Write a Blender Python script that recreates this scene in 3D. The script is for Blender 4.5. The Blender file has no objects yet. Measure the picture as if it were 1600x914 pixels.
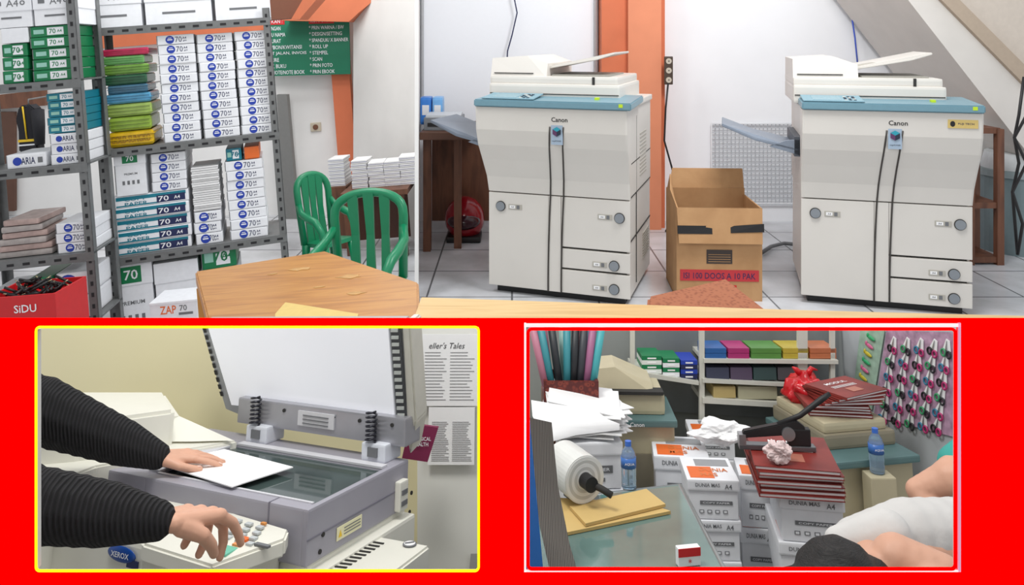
import bpy,bmesh,math,random
from mathutils import Vector,Matrix,Euler,noise
random.seed(4)
SC=bpy.context.scene
SC.view_settings.view_transform='Standard'
V=Vector;R=math.radians;PI=math.pi
F=1200.;HY=60.;CAM=V((0,0,2.0))
# ---------------- materials
MC={}
def lin(c):
    c=c/255.
    return c/12.92 if c<=.04045 else ((c+.055)/1.055)**2.4
def L3(rgb):return tuple(lin(v) for v in rgb)+(1,)
def mt(name,rgb,rough=.5,metal=0,var=.06,sc=30,em=0,trans=0,alpha=1,bump=0,spec=None):
    if name in MC:return MC[name]
    m=bpy.data.materials.new(name);m.use_nodes=True;nt=m.node_tree;N=nt.nodes;p=N['Principled BSDF']
    p.inputs['Roughness'].default_value=rough;p.inputs['Metallic'].default_value=metal
    c=L3(rgb)
    if spec is not None:p.inputs['Specular IOR Level'].default_value=spec
    if var>0:
        tc=N.new('ShaderNodeTexCoord');nz=N.new('ShaderNodeTexNoise');nz.inputs['Scale'].default_value=sc;nz.inputs['Detail'].default_value=4
        mx=N.new('ShaderNodeMix');mx.data_type='RGBA'
        mx.inputs[6].default_value=tuple(min(1,v*(1-var*1.6)) for v in c[:3])+(1,)
        mx.inputs[7].default_value=tuple(min(1,v*(1+var)) for v in c[:3])+(1,)
        nt.links.new(tc.outputs['Object'],nz.inputs['Vector']);nt.links.new(nz.outputs['Fac'],mx.inputs[0]);nt.links.new(mx.outputs[2],p.inputs['Base Color'])
        if bump:
            b=N.new('ShaderNodeBump');b.inputs['Strength'].default_value=bump;b.inputs['Distance'].default_value=.01
            nt.links.new(nz.outputs['Fac'],b.inputs['Height']);nt.links.new(b.outputs[0],p.inputs['Normal'])
    else:p.inputs['Base Color'].default_value=c
    if em:p.inputs['Emission Color'].default_value=c;p.inputs['Emission Strength'].default_value=em
    if trans:p.inputs['Transmission Weight'].default_value=trans
    if alpha<1:p.inputs['Alpha'].default_value=alpha
    MC[name]=m;return m
def ramp(N,stops):
    r=N.new('ShaderNodeValToRGB');e=r.color_ramp.elements
    while len(e)<len(stops):e.new(.5)
    for i,(q,c) in enumerate(stops):e[i].position=q;e[i].color=L3(c)
    return r
def pattern(name,kind,stops,scale=(1,1,1),rough=.5,bump=0,dist=2,ns=5.):
    m=bpy.data.materials.new(name);m.use_nodes=True;nt=m.node_tree;N=nt.nodes;p=N['Principled BSDF'];p.inputs['Roughness'].default_value=rough
    tc=N.new('ShaderNodeTexCoord');mp=N.new('ShaderNodeMapping');mp.inputs['Scale'].default_value=scale
    nt.links.new(tc.outputs['Object'],mp.inputs[0])
    if kind=='wave':
        t=N.new('ShaderNodeTexWave');t.inputs['Scale'].default_value=ns;t.inputs['Distortion'].default_value=dist;t.inputs['Detail'].default_value=3;out=t.outputs['Fac']
    elif kind=='noise':
        t=N.new('ShaderNodeTexNoise');t.inputs['Scale'].default_value=ns;t.inputs['Detail'].default_value=6;t.inputs['Distortion'].default_value=dist;out=t.outputs['Fac']
    elif kind=='voronoi':
        t=N.new('ShaderNodeTexVoronoi');t.inputs['Scale'].default_value=ns;out=t.outputs['Distance']
    nt.links.new(mp.outputs[0],t.inputs['Vector'])
    r=ramp(N,stops);nt.links.new(out,r.inputs[0]);nt.links.new(r.outputs[0],p.inputs['Base Color'])
    if bump:
        b=N.new('ShaderNodeBump');b.inputs['Strength'].default_value=bump;b.inputs['Distance'].default_value=.005
        nt.links.new(out,b.inputs['Height']);nt.links.new(b.outputs[0],p.inputs['Normal'])
    MC[name]=m;return m
def tilemat(name,c1,c2,grout,w,rough=.25):
    m=bpy.data.materials.new(name);m.use_nodes=True;nt=m.node_tree;N=nt.nodes;p=N['Principled BSDF'];p.inputs['Roughness'].default_value=rough
    tc=N.new('ShaderNodeTexCoord');t=N.new('ShaderNodeTexBrick');t.offset=0
    t.inputs['Color1'].default_value=L3(c1);t.inputs['Color2'].default_value=L3(c2);t.inputs['Mortar'].default_value=L3(grout)
    t.inputs['Scale'].default_value=1;t.inputs['Brick Width'].default_value=w;t.inputs['Row Height'].default_value=w;t.inputs['Mortar Size'].default_value=.008
    nt.links.new(tc.outputs['Object'],t.inputs['Vector'])
    nz=N.new('ShaderNodeTexNoise');nz.inputs['Scale'].default_value=2.5;nz.inputs['Detail'].default_value=5
    mx=N.new('ShaderNodeMix');mx.data_type='RGBA';mx.blend_type='MULTIPLY';mx.inputs[0].default_value=.6
    nt.links.new(tc.outputs['Object'],nz.inputs['Vector']);r=ramp(N,[(.3,(180,178,175)),(.7,(255,255,255))]);nt.links.new(nz.outputs['Fac'],r.inputs[0])
    nt.links.new(t.outputs['Color'],mx.inputs[6]);nt.links.new(r.outputs[0],mx.inputs[7]);nt.links.new(mx.outputs[2],p.inputs['Base Color'])
    MC[name]=m;return m
WHITE=mt('white_card',(234,236,240),.6);PAPER=mt('paper_white',(240,240,240),.7,var=.03)
BLACK=mt('black_plastic',(24,24,26),.5);DARK=mt('dark_gap',(45,44,42),.8);STEEL=mt('grey_steel',(118,120,120),.45,.3,.15);HOLE=mt('punched_hole',(40,40,42),.9,var=0)
BLUE=mt('logo_blue',(28,60,165),.5,var=0);NAVY=mt('navy_ink',(25,35,80),.5,var=0);TEAL=mt('teal_wrap',(10,120,140),.4);GREEN=mt('green_wrap',(10,120,72),.4)
RED=mt('red_ink',(200,30,35),.5);ORANGE=mt('orange_ink',(230,110,45),.5);GREYINK=mt('grey_ink',(110,112,115),.6,var=0);YEL=mt('yellow_wrap',(235,195,30),.35)
CREAM=mt('copier_cream',(214,210,203),.4,var=.04,sc=3);CREAMD=mt('copier_cream_dark',(176,172,162),.5,var=.02);CTEAL=mt('copier_blue_grey',(108,146,160),.35,var=.05)  # CREAMD is a darker cream for vent ribs, name plates and tray inset
WOOD=pattern('varnished_wood','noise',[(.25,(160,102,38)),(.45,(186,126,52)),(.6,(198,140,64)),(.8,(172,112,44))],(1.2,9,1),.3,ns=2.2,dist=1.2)
PINE=pattern('pale_pine','noise',[(.3,(206,166,105)),(.55,(226,192,134)),(.75,(212,172,112))],(1,10,1),.4,ns=2.,dist=.8)
BROWNW=pattern('brown_wood','noise',[(.3,(88,55,40)),(.6,(118,76,54)),(.8,(98,60,44))],(6,6,1),.5,ns=2.5,dist=.6)
CARD=pattern('corrugated_cardboard','noise',[(.3,(172,130,88)),(.7,(190,148,104))],(1,1,1),.8,ns=6,dist=.3)
# ---------------- builder
class B:
    def __init__(s):s.bm=bmesh.new();s.m=[]
    def mi(s,m):
        if m not in s.m:s.m.append(m)
        return s.m.index(m)
    def add(s,b,mat,M=None,smooth=False):
        i=s.mi(mat)
        for f in b.faces:f.material_index=i;f.smooth=smooth
        if M is not None:b.transform(M)
        t=bpy.data.meshes.new('tmp');b.to_mesh(t);b.free();s.bm.from_mesh(t);bpy.data.meshes.remove(t);return s
    def box(s,c,sz,mat,bev=0,rot=None,seg=2):
        b=bmesh.new();bmesh.ops.create_cube(b,size=1)
        bmesh.ops.scale(b,vec=sz,verts=b.verts)
        if bev:bmesh.ops.bevel(b,geom=b.edges[:],offset=bev,segments=seg,affect='EDGES',profile=.7)
        M=Matrix.Translation(c)
        if rot:M=M@Euler([R(a) for a in rot]).to_matrix().to_4x4()
        return s.add(b,mat,M)
    def bb(s,a,c,mat,bev=0):
        a=V(a);c=V(c);return s.box((a+c)/2,[abs(c[i]-a[i]) for i in range(3)],mat,bev)
    def cyl(s,c,r,h,mat,ax='Z',r2=None,seg=24,smooth=True,rot=None):
        b=bmesh.new();bmesh.ops.create_cone(b,cap_ends=True,segments=seg,radius1=r,radius2=r if r2 is None else r2,depth=h)
        M=Matrix.Translation(c)
        if rot:M=M@Euler([R(a) for a in rot]).to_matrix().to_4x4()
        if ax=='Y':M=M@Matrix.Rotation(R(90),4,'X')
        if ax=='X':M=M@Matrix.Rotation(R(90),4,'Y')
        s.add(b,mat,M,False)
        return s
    def ell(s,c,r,mat,rot=None,seg=20):
        b=bmesh.new();bmesh.ops.create_uvsphere(b,u_segments=seg,v_segments=seg//2,radius=1);bmesh.ops.scale(b,vec=r,verts=b.verts)
        M=Matrix.Translation(c)
        if rot:M=M@Euler([R(a) for a in rot]).to_matrix().to_4x4()
        return s.add(b,mat,M,True)
    def poly(s,pts,mat):
        b=bmesh.new();b.faces.new([b.verts.new(p) for p in pts]);return s.add(b,mat)
    def slab(s,pts,off,mat,bev=0):
        b=bmesh.new();off=V(off);a=[b.verts.new(p) for p in pts];c=[b.verts.new(V(p)+off) for p in pts];n=len(pts)
        b.faces.new(a);b.faces.new(c[::-1])
        for i in range(n):b.faces.new([a[i],c[i],c[(i+1)%n],a[(i+1)%n]])
        bmesh.ops.recalc_face_normals(b,faces=b.faces)
        if bev:bmesh.ops.bevel(b,geom=b.edges[:],offset=bev,segments=2,affect='EDGES')
        return s.add(b,mat)
    def loft(s,rings,mat,cap=True,smooth=False,closed=True):
        b=bmesh.new();rs=[[b.verts.new(p) for p in r] for r in rings];n=len(rs[0])
        for k in range(len(rs)-1):
            for i in range(n if closed else n-1):
                b.faces.new([rs[k][i],rs[k][(i+1)%n],rs[k+1][(i+1)%n],rs[k+1][i]])
        if cap and closed:b.faces.new(rs[0][::-1]);b.faces.new(rs[-1])
        bmesh.ops.recalc_face_normals(b,faces=b.faces)
        return s.add(b,mat,None,smooth)
    def tube(s,pts,r,mat,seg=8,closed=False):
        pts=[V(p) for p in pts];n=len(pts);rings=[]
        rr=r if isinstance(r,(list,tuple)) else [r]*n
        prev=None
        for i,p in enumerate(pts):
            if closed:t=pts[(i+1)%n]-pts[i-1]
            else:t=pts[min(i+1,n-1)]-pts[max(i-1,0)]
            if t.length<1e-9:t=V((0,0,1))
            t.normalize()
            u=(prev-t*prev.dot(t)) if prev is not None else t.cross(V((0,0,1)) if abs(t.z)<.9 else V((1,0,0)))
            u.normalize();prev=u;w=t.cross(u)
            rings.append([p+(u*math.cos(2*PI*k/seg)+w*math.sin(2*PI*k/seg))*rr[i] for k in range(seg)])
        if closed:rings.append(rings[0])
        return s.loft(rings,mat,cap=not closed,smooth=True)
    def text(s,body,c,h,mat,w=None,M=None,face='F',italic=0,bold=.012):
        cu=bpy.data.curves.new('t','FONT');cu.body=body;cu.resolution_u=2;cu.offset=bold;cu.shear=italic
        o=bpy.data.objects.new('t',cu);m=bpy.data.meshes.new_from_object(o);bpy.data.objects.remove(o);bpy.data.curves.remove(cu)
        b=bmesh.new();b.from_mesh(m);bpy.data.meshes.remove(m)
        xs=[v.co.x for v in b.verts];ys=[v.co.y for v in b.verts]
        if not xs:return s
        k=h/(max(ys)-min(ys)) ;kx=(w/(max(xs)-min(xs))) if w else k
        cx=(max(xs)+min(xs))/2;cy=(max(ys)+min(ys))/2
        for v in b.verts:v.co=V(((v.co.x-cx)*kx,(v.co.y-cy)*k,0))
        T=Matrix.Translation(c)
        if M is not None:T=T@M
        elif face=='F':T=T@Matrix.Rotation(R(90),4,'X')
        return s.add(b,mat,T)
    def mesh(s,name):
        m=bpy.data.meshes.new(name);s.bm.to_mesh(m);s.bm.free()
        for x in s.m:m.materials.append(x)
        return m
# ---------------- sets (rigid frames of each room)
class Set:
    def __init__(s,rot):
        s.Rm=rot.to_3x3();s.Ri=s.Rm.inverted()
        s.M=Matrix.Translation(CAM)@s.Rm.to_4x4()@Matrix.Translation(-CAM)
    def ray(s,x,y):return s.Ri@V(((x-800)/F,1,-(y-HY)/F))
    def d(s,x,y,d):r=s.ray(x,y);return CAM+r*(d/r.y)
    def z(s,x,y,z):r=s.ray(x,y);return CAM+r*((z-2)/r.z)
    def pl(s,x,y,p0,n):
        r=s.ray(x,y);n=V(n);return CAM+r*((V(p0)-CAM).dot(n)/r.dot(n))
    def fit(s,x0,y0,x1,y1,d):
        xm=(x0+x1)/2;a=s.d(xm,y1,d);b=s.d(xm,y0,d);w=(s.d(x1,y1,d)-s.d(x0,y1,d)).length
        return a,w,b.z-a.z
    def fitz(s,x0,y0,x1,y1,z):
        d=s.z((x0+x1)/2,y1,z).y;return s.fit(x0,y0,x1,y1,d)
U=Set(Matrix.Identity(4));UL=Set(Matrix.Rotation(R(-4.5),4,'Y'))
LL=Set(Matrix.Rotation(R(-13),4,'X'));LR=Set(Matrix.Rotation(R(-8),4,'X'))
col=SC.collection
def obj(name,mesh):
    o=bpy.data.objects.new(name,mesh);col.objects.link(o);return o
def lm(loc,rz=0,rot=None):
    M=Matrix.Translation(loc)
    return M@(Euler([R(a) for a in rot]).to_matrix().to_4x4() if rot else Matrix.Rotation(R(rz),4,'Z'))
def thing(S,name,label,cat,loc,parts,rz=0,rot=None,group=None,kind=None):
    if isinstance(parts,B):parts=parts.mesh(name)
    o=obj(name,parts if isinstance(parts,bpy.types.Mesh) else None)
    o.matrix_world=S.M@lm(loc,rz,rot)
    o['label']=label;o['category']=cat
    if kind:o['kind']=kind
    if group:o['group']=group
    if isinstance(parts,list):addparts(o,parts)
    return o
def addparts(o,parts):
    for p in parts:
        p=tuple(p)+(None,)*(5-len(p));n,b,l,lab,ch=p
        c=obj(n,b.mesh(n) if isinstance(b,B) else b);c.parent=o
        if l is not None:c.location=l
        if lab:c['label']=lab
        if ch:addparts(c,ch)
def dup(o,S,loc,rz=0,rot=None,label=None):
    def rec(a,par):
        c=a.copy();col.objects.link(c)
        if par is not None:
            c.parent=par;c.matrix_parent_inverse=Matrix.Identity(4);c.matrix_basis=a.matrix_basis.copy()
        for k in a.children:rec(k,c)
        return c
    c=rec(o,None);c.matrix_world=S.M@lm(loc,rz,rot)
    if label:c['label']=label
    return c
def struct(S,name,b):
    o=obj(name,b.mesh(name));o.matrix_world=S.M;o['kind']='structure';return o
# ---------------- generic meshes (origin: bottom, front centre; front faces -Y)
def ream_mesh(style,w,d,h):
    b=B();e=-.0008
    body={'white':WHITE,'teal':WHITE,'tealfull':TEAL,'green':GREEN,'aria':WHITE,'red':RED,'yellow':YEL,'plain':PAPER,'darkblue':NAVY,'orange':ORANGE}[style]
    b.bb((-w/2,0,0),(w/2,d,h),body,h*.12)
    b.bb((-w*.49,-.0004,h*.04),(-w*.47,0,h*.96),GREYINK)
    if style=='white':
        b.cyl((-w*.14,e,h*.5),h*.42,.0006,BLUE,'Y',seg=18);b.box((-w*.14,e-.0006,h*.5),(h*.5,.0004,h*.12),WHITE);b.box((-w*.14,e-.0006,h*.68),(h*.36,.0004,h*.06),WHITE)
        b.text('70',(w*.09,e,h*.5),h*.58,NAVY,w*.18,bold=0);b.text('A4',(w*.25,e,h*.62),h*.24,NAVY);b.text('gsm',(w*.26,e,h*.3),h*.16,NAVY)
    if style=='teal':
        b.bb((-w*.46,e,h*.62),(w*.46,0,h*.93),TEAL);b.bb((-w*.46,e,h*.08),(w*.1,0,h*.2),TEAL)
        b.box((w*.26,e-.0004,h*.42),(w*.38,.001,h*.62),NAVY);b.text('70',(w*.16,e-.0015,h*.42),h*.45,WHITE,w*.14);b.text('A4',(w*.34,e-.0015,h*.42),h*.3,WHITE)
        b.text('COPY\nPAPER',(-w*.2,e-.0006,h*.48),h*.72,TEAL,w*.3)
    if style in('green','tealfull'):
        ink=GREEN if style=='green' else TEAL
        b.box((w*.12,e,h*.5),(w*.4,.001,h*.7),WHITE);b.text('70',(w*.05,e-.001,h*.5),h*.45,ink);b.text('A4',(w*.22,e-.001,h*.5),h*.25,ink);b.box((-w*.28,e,h*.5),(w*.25,.001,h*.4),mt('pale_'+ink.name,(150,200,185)))
    if style=='aria':
        b.text('ARIA',(w*.05,e,h*.5),h*.5,NAVY,w*.35);b.cyl((-w*.22,e,h*.5),h*.3,.0006,BLUE,'Y',seg=16)
        b.box((w*.35,e,h*.5),(w*.12,.001,h*.4),GREYINK)
    return b.mesh('paper_ream')
def carton_parts(w,d,h,style='a4',lid=.28):
    b=B();b.bb((-w/2,0,0),(w/2,d,h*(1-lid)+.001),WHITE,.003)
    t=B();t.bb((-w/2-.004,-.004,h*(1-lid)),(w/2+.004,d+.004,h),WHITE,.004)
    e=-.001
    if style=='a4':
        t.text('A4',(w*.05,-.0052,h*(1-lid/2)),h*lid*.42,GREYINK,bold=0);t.box((-w*.3,-.005,h*(1-lid/2)),(w*.16,.001,h*lid*.25),GREYINK)
        t.text('o',(w*.3,-.0052,h*(1-lid/2)),h*lid*.3,GREYINK);b.box((0,e,h*.3),(w*.5,.001,h*.06),GREYINK)
    if style=='mas':
        t.text('DUNIA MAS',(-w*.12,-.0052,h*(1-lid*.45)),h*lid*.33,GREYINK,w*.5);t.text('A4',(w*.3,-.0052,h*(1-lid*.55)),h*lid*.42,GREYINK)
        t.box((-w*.2,d*.3,h+.0005),(w*.5,d*.5,.001),ORANGE);t.box((w*.1,d*.75,h+.0005),(w*.7,d*.3,.001),mt('mid_grey_print',(150,152,155)))
        t.text('DUNIA\nMAS',(w*.08,d*.3,h+.0015),d*.36,mt('print_orange_dark',(215,120,60)),w*.6,M=Matrix.Identity(4))
        b.box((w*.05,e,h*.42),(w*.66,.001,h*.09),GREYINK);b.text('COPY PAPER',(w*.05,e-.001,h*.42),h*.045,WHITE,w*.55)
        for i in range(4):b.box((-w*.25+i*w*.16,e,h*.2),(w*.09,.001,h*.08),GREYINK);b.box((-w*.25+i*w*.16,e-.0006,h*.2),(w*.06,.001,h*.05),WHITE)
    if style=='green70':
        t.box((0,-.0045,h*(1-lid*.5)),(w*.5,.002,h*lid*.75),GREEN);t.text('70',(0,-.006,h*(1-lid*.5)),h*lid*.45,WHITE)
        b.text('PREMIUM',(0,e,h*.5),h*.05,GREYINK)
        for i in range(4):b.box((-w*.25+i*w*.16,e,h*.3),(w*.08,.001,h*.09),GREYINK)
    if style=='grey':
        b.box((0,e,h*.42),(w*.7,.001,h*.16),GREYINK);b.text('COPY PAPER',(0,e-.001,h*.42),h*.07,WHITE,w*.6)
        for i in range(4):b.box((-w*.2+i*w*.13,e,h*.2),(w*.05,.001,h*.08),GREYINK)
    if style=='zap':
        zt=h*(1-lid)
        b.text('ZAP',(-w*.12,e,zt-.035),.05,ORANGE,w*.34);b.text('70',(w*.2,e,zt-.03),.035,GREYINK);b.box((w*.25,e,zt-.065),(w*.3,.001,.015),GREYINK)
    return [('box_body',b),('lid',t)]
# ================= UPPER ROOM : structure
b=B();b.bb((-8,2.35,-.05),(8,9.2,0),tilemat('white_floor_tiles',(222,224,228),(210,213,218),(112,114,117),.66));struct(U,'floor',b)
WALL=mt('white_plaster_wall',(243,244,247),.85,var=.04,sc=2);WALLG=mt('grey_white_wall',(234,233,231),.85,var=.07,sc=2.5)
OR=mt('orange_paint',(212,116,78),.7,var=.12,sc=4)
b=B();b.bb((-1.05,8.4,0),(8,8.5,4.6),WALL);struct(U,'wall_back',b)
b=B();b.bb((5.95,3.2,0),(6.05,8.4,4.6),WALL);struct(U,'wall_right',b)
b=B();b.bb((-8,8.7,-.3),(-.6,8.8,4.8),WALLG);struct(UL,'wall_back',b)
p1=U.d(654,100,5.9);p2=U.d(655,100,8.4)
b=B();b.slab([(p1.x,p1.y,0),(p2.x,p2.y,0),(p2.x,p2.y,4.6),(p1.x,p1.y,4.6)],(-.03,0,0),WALLG);struct(U,'wall_left',b)
a=U.d(940,100,8.1);c=U.d(1030,100,8.1)
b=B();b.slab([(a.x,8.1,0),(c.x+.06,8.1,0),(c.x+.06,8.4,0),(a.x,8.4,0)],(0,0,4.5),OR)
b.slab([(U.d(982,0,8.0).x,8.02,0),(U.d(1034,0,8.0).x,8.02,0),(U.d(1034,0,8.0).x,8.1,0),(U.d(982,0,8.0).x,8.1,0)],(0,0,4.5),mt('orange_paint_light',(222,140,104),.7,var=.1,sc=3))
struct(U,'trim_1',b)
a=UL.d(525,200,8.6);c=UL.d(553,200,8.6)
b=B();b.bb((a.x,8.58,-.2),(c.x,8.7,2.35),OR);b.bb((a.x-2.6,8.6,2.25),(c.x-.02,8.7,2.6),OR);struct(UL,'trim_2',b)
BEAM=mt('brown_orange_beam',(200,112,76),.7,var=.1,sc=5)
b=B();b.slab([UL.d(540,-30,8.2),UL.d(622,-30,8.2),UL.d(560,20,8.2),UL.d(545,34,8.2),UL.d(440,32,8.2)],(0,.3,0),BEAM)
b.slab([UL.d(408,-30,7.2),UL.d(490,-30,7.2),UL.d(462,28,7.2),UL.d(415,32,7.2)],(0,.15,0),mt('dark_brown_beam',(120,75,55),.7));b.slab([UL.d(490,-30,7.1),UL.d(520,-30,7.1),UL.d(468,30,7.1),UL.d(455,30,7.1)],(0,.3,0),BEAM)
struct(UL,'trim_3',b)
b=B();b.slab([UL.d(552,0,8.45),UL.d(654,0,7.6),UL.d(654,420,7.6),UL.d(552,380,8.45)],(0,.1,0),mt('grey_corner_wall',(224,222,218),.8,var=.07,sc=3));struct(UL,'wall_right',b)
b=B();a=U.d(658,-40,8.3);c=U.d(934,152,8.3);b.bb((a.x,8.34,c.z-.4),(c.x,8.39,a.z+.5),mt('board_white',(243,246,251),.3,var=.01))
for x in (660,930):
    q=U.d(x,100,8.3);b.bb((q.x-.012,8.32,c.z-.4),(q.x+.012,8.34,a.z+.5),mt('alu_edge',(190,192,195),.4,.5))
thing(U,'whiteboard','large white board panel fixed to the shop wall','whiteboard',(0,0,0),b)
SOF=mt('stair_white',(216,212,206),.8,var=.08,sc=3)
b=B()
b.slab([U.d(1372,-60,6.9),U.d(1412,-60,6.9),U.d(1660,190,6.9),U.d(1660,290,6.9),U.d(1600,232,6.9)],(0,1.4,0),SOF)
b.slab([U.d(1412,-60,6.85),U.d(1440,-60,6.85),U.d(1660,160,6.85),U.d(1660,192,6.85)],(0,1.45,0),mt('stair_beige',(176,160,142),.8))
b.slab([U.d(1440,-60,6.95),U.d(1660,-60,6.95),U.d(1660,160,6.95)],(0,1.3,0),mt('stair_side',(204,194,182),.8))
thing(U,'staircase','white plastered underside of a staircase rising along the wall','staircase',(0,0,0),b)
# ================= COPIERS
def disc_handle():
    b=B();b.cyl((0,-.008,0),.035,.016,mt('handle_grey',(132,138,144),.4),'Y',seg=28);b.cyl((0,-.004,0),.040,.006,DARK,'Y',seg=28);return b
def tagplate():
    b=B();b.bb((-.055,-.004,-.02),(.055,0,.02),CREAMD,.002);b.bb((-.045,-.006,-.012),(.0,-.004,.012),PAPER);b.text('A4',(-.022,-.0065,0),.014,GREYINK);b.bb((.012,-.006,-.014),(.035,-.004,.014),GREYINK);return b
def copier(loc,rz,label,flare,sticker=False,PW=1.17):
    xl,xr=-PW/2,PW/2;D=1.0;fk=1.0 if flare<0 else .5
    fr=[(.80,0,0),(.92,.02,.01),(1.06,.07,.03),(1.18,.12,.045),(1.30,.15,.05),(1.475,.16,.05)]
    def yf(z):
        if z<=.8:return 0.
        for i in range(len(fr)-1):
            if fr[i][0]<=z<=fr[i+1][0]:
                t=(z-fr[i][0])/(fr[i+1][0]-fr[i][0]);return -(fr[i][1]*(1-t)+fr[i+1][1]*t)
        return -.16
    P=[]
    b=B();b.bb((xl+.02,.03,.05),(xr-.01,D,.8),CREAM,.01);b.bb((xl+.05,.06,0),(xr-.05,D-.05,.05),BLACK)
    b.bb((xl+.01,.03,.8),(xr-.005,D,1.475),CREAM,.012);b.bb((xl+.03,.024,.06),(xr-.03,.032,.79),DARK)
    for i in range(12):b.bb((xr-.012,.45,.9+i*.03),(xr-.002,.75,.912+i*.03),CREAMD)
    for z in (.47,.8,1.05):b.bb((xr-.012,.05,z),(xr-.004,D-.02,z+.008),DARK)
    b.bb((xr-.012,.3,.1),(xr-.004,.308,1.4),DARK)
    for i in range(10):b.bb((xr-.012,.62,.2+i*.022),(xr-.003,.9,.21+i*.022),CREAMD)
    P.append(('copier_body',b))
    b=B();rings=[]
    for z,y,fl in fr:
        L=xl-fl*(1.0 if flare<0 else .1);Rr=xr+fl*(fk if flare>0 else .1)
        rings.append([(L,-y,z),(L+.012,-y-.006,z),(Rr-.012,-y-.006,z),(Rr,-y,z),(Rr,.028,z),(L,.028,z)])
    b.loft(rings,CREAM);P.append(('front_cover',b))
    def plate(x0,x1,z0,z1):
        b=B();b.bb((x0,-.002,z0),(x1,.028,z1),CREAM,.006);return b
    cx=-.02
    P.append(('cabinet_door',plate(xl,cx-.05,.06,.79),None,None,[('handle',disc_handle(),(xl+.1,-.002,.685)),('name_plate',tagplate(),(xl+.22,-.002,.685))]))
    P.append(('cabinet_door',plate(cx+.05,xr,.41,.79),None,None,[('handle',disc_handle(),(xr-.08,-.002,.66)),('name_plate',tagplate(),(xr-.19,-.002,.66))]))
    P.append(('drawer',plate(cx+.05,xr,.25,.395),None,None,[('handle',disc_handle(),(xr-.12,-.002,.3)),('name_plate',tagplate(),(xr-.23,-.002,.3))]))
    P.append(('drawer',plate(cx+.05,xr,.06,.235),None,None,[('handle',disc_handle(),(xr-.12,-.002,.125)),('name_plate',tagplate(),(xr-.23,-.002,.125))]))
    b=B();b.bb((cx-.048,-.004,.06),(cx+.048,.027,.79),CREAM,.003)
    for s,xt in ((-1,-.052),(1,.052)):
        pts=[]
        for i in range(22):
            z=1.34-i*(1.28/21);t=i/21;x=cx+xt+(.028*(1-t)**2)
            pts.append((x+.03*(1-t)**2,yf(z)-.008,z))
        b.tube(pts,.0065,mt('dark_trim',(60,56,52),.5),6)
    P.append(('trim_strip',b))
    b=B();b.box((cx+.06,yf(1.28)-.012,1.28),(.09,.006,.145),mt('badge_blue_grey',(160,178,196),.3))
    cz=1.305;yy=yf(1.3)-.0165;cxx=cx+.06;r=.036
    hx=[(cxx+r*math.cos(R(a)),yy,cz+r*math.sin(R(a))) for a in (90,30,-30,-90,-150,150)];cc=(cxx,yy,cz)
    b.poly([hx[0],hx[1],cc,hx[5]],mt('emblem_cyan',(40,150,170)));b.poly([hx[1],hx[2],hx[3],cc],mt('emblem_dark',(30,40,60)));b.poly([hx[5],cc,hx[3],hx[4]],mt('emblem_magenta',(90,50,90)))
    b.text('imageRUNNER',(cxx,yy,1.235),.012,BLACK,.07)
    P.append(('badge',b))
    b=B();b.text('Canon',(cx+.08,yf(1.4)-.0075,1.395),.034,BLACK,.125);P.append(('logo_lettering',b))
    e0=xl-(.055 if flare<0 else .01);e1=xr+(.03 if flare>0 else .04)
    b=B();b.slab([(e0,-.19,1.478),(e1,-.19,1.478),(e1,.35,1.5),(e0,.35,1.5)],(0,0,.055),CTEAL,.008)
    b.bb((e0+.01,.33,1.475),(e1-.03,D,1.52),CREAM,.01);P.append(('top_deck',b))
    b=B();b.slab([(xl+.0,-.17,1.537),(xl+.42,-.17,1.537),(xl+.42,.1,1.56),(xl,.1,1.56)],(0,0,.008),mt('screen_bezel',(120,158,172),.4),.003)
    b.slab([(xl+.07,-.13,1.546),(xl+.27,-.13,1.546),(xl+.27,.05,1.562),(xl+.07,.05,1.562)],(0,0,.004),mt('lcd',(120,160,175),.2))
    for i in range(4):
        for j in range(3):b.box((xl+.3+j*.03,-.12+i*.045,1.549+i*.0045),(.018,.022,.008),mt('button_dark',(50,60,75)) if (i+j)%3 else CREAM)
    P.append(('control_panel',b))
    b=B();b.bb((xr-.05,-.192,1.5),(xr-.02,-.19,1.525),mt('sticker_lime',(190,220,40)));P.append(('sticker',b))
    b=B();b.bb((.3,-.05,1.535),(.33,0,1.556),mt('sticker_lime',(190,220,40)));P.append(('sticker',b))
    fx0,fx1=xl-.045,xl+1.02
    b=B();b.bb((fx0,.12,1.5),(fx1,D,1.64),CREAM,.02);b.bb((fx0+.01,.115,1.56),(fx1-.01,D,1.566),DARK);P.append(('scanner_unit',b))
    b=B();b.bb((fx0+.0,.14,1.63),(fx1-.02,D,1.70),CREAM,.02)
    b.loft([[(fx0+.0,.16,1.69),(fx0+.0,.95,1.69),(fx0+.0,.95,1.84),(fx0+.0,.2,1.84)],[(fx0+.3,.16,1.69),(fx0+.3,.95,1.69),(fx0+.3,.95,1.86),(fx0+.3,.2,1.86)],[(fx0+.47,.16,1.69),(fx0+.47,.95,1.69),(fx0+.47,.95,1.80),(fx0+.47,.2,1.80)]],CREAM)
    b.bb((fx0+.03,.158,1.72),(fx0+.36,.17,1.725),DARK);b.bb((fx1-.22,.135,1.64),(fx1-.2,.14,1.7),DARK)
    P.append(('document_feeder',b))
    b=B();b.slab([(fx0+.40,.25,1.745),(fx0+.86,.25,1.83),(fx0+1.0,.25,1.875),(fx0+1.0,.85,1.875),(fx0+.40,.85,1.745)],(0,0,.018),CREAM,.004)
    b.slab([(fx0+.45,.32,1.766),(fx0+.75,.32,1.82),(fx0+.75,.5,1.82),(fx0+.45,.5,1.766)],(0,0,.014),CREAMD)
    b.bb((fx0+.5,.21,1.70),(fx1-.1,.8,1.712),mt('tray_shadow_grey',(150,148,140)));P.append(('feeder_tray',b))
    b=B();T=mt('tray_blue_grey',(122,132,146),.4)
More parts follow.
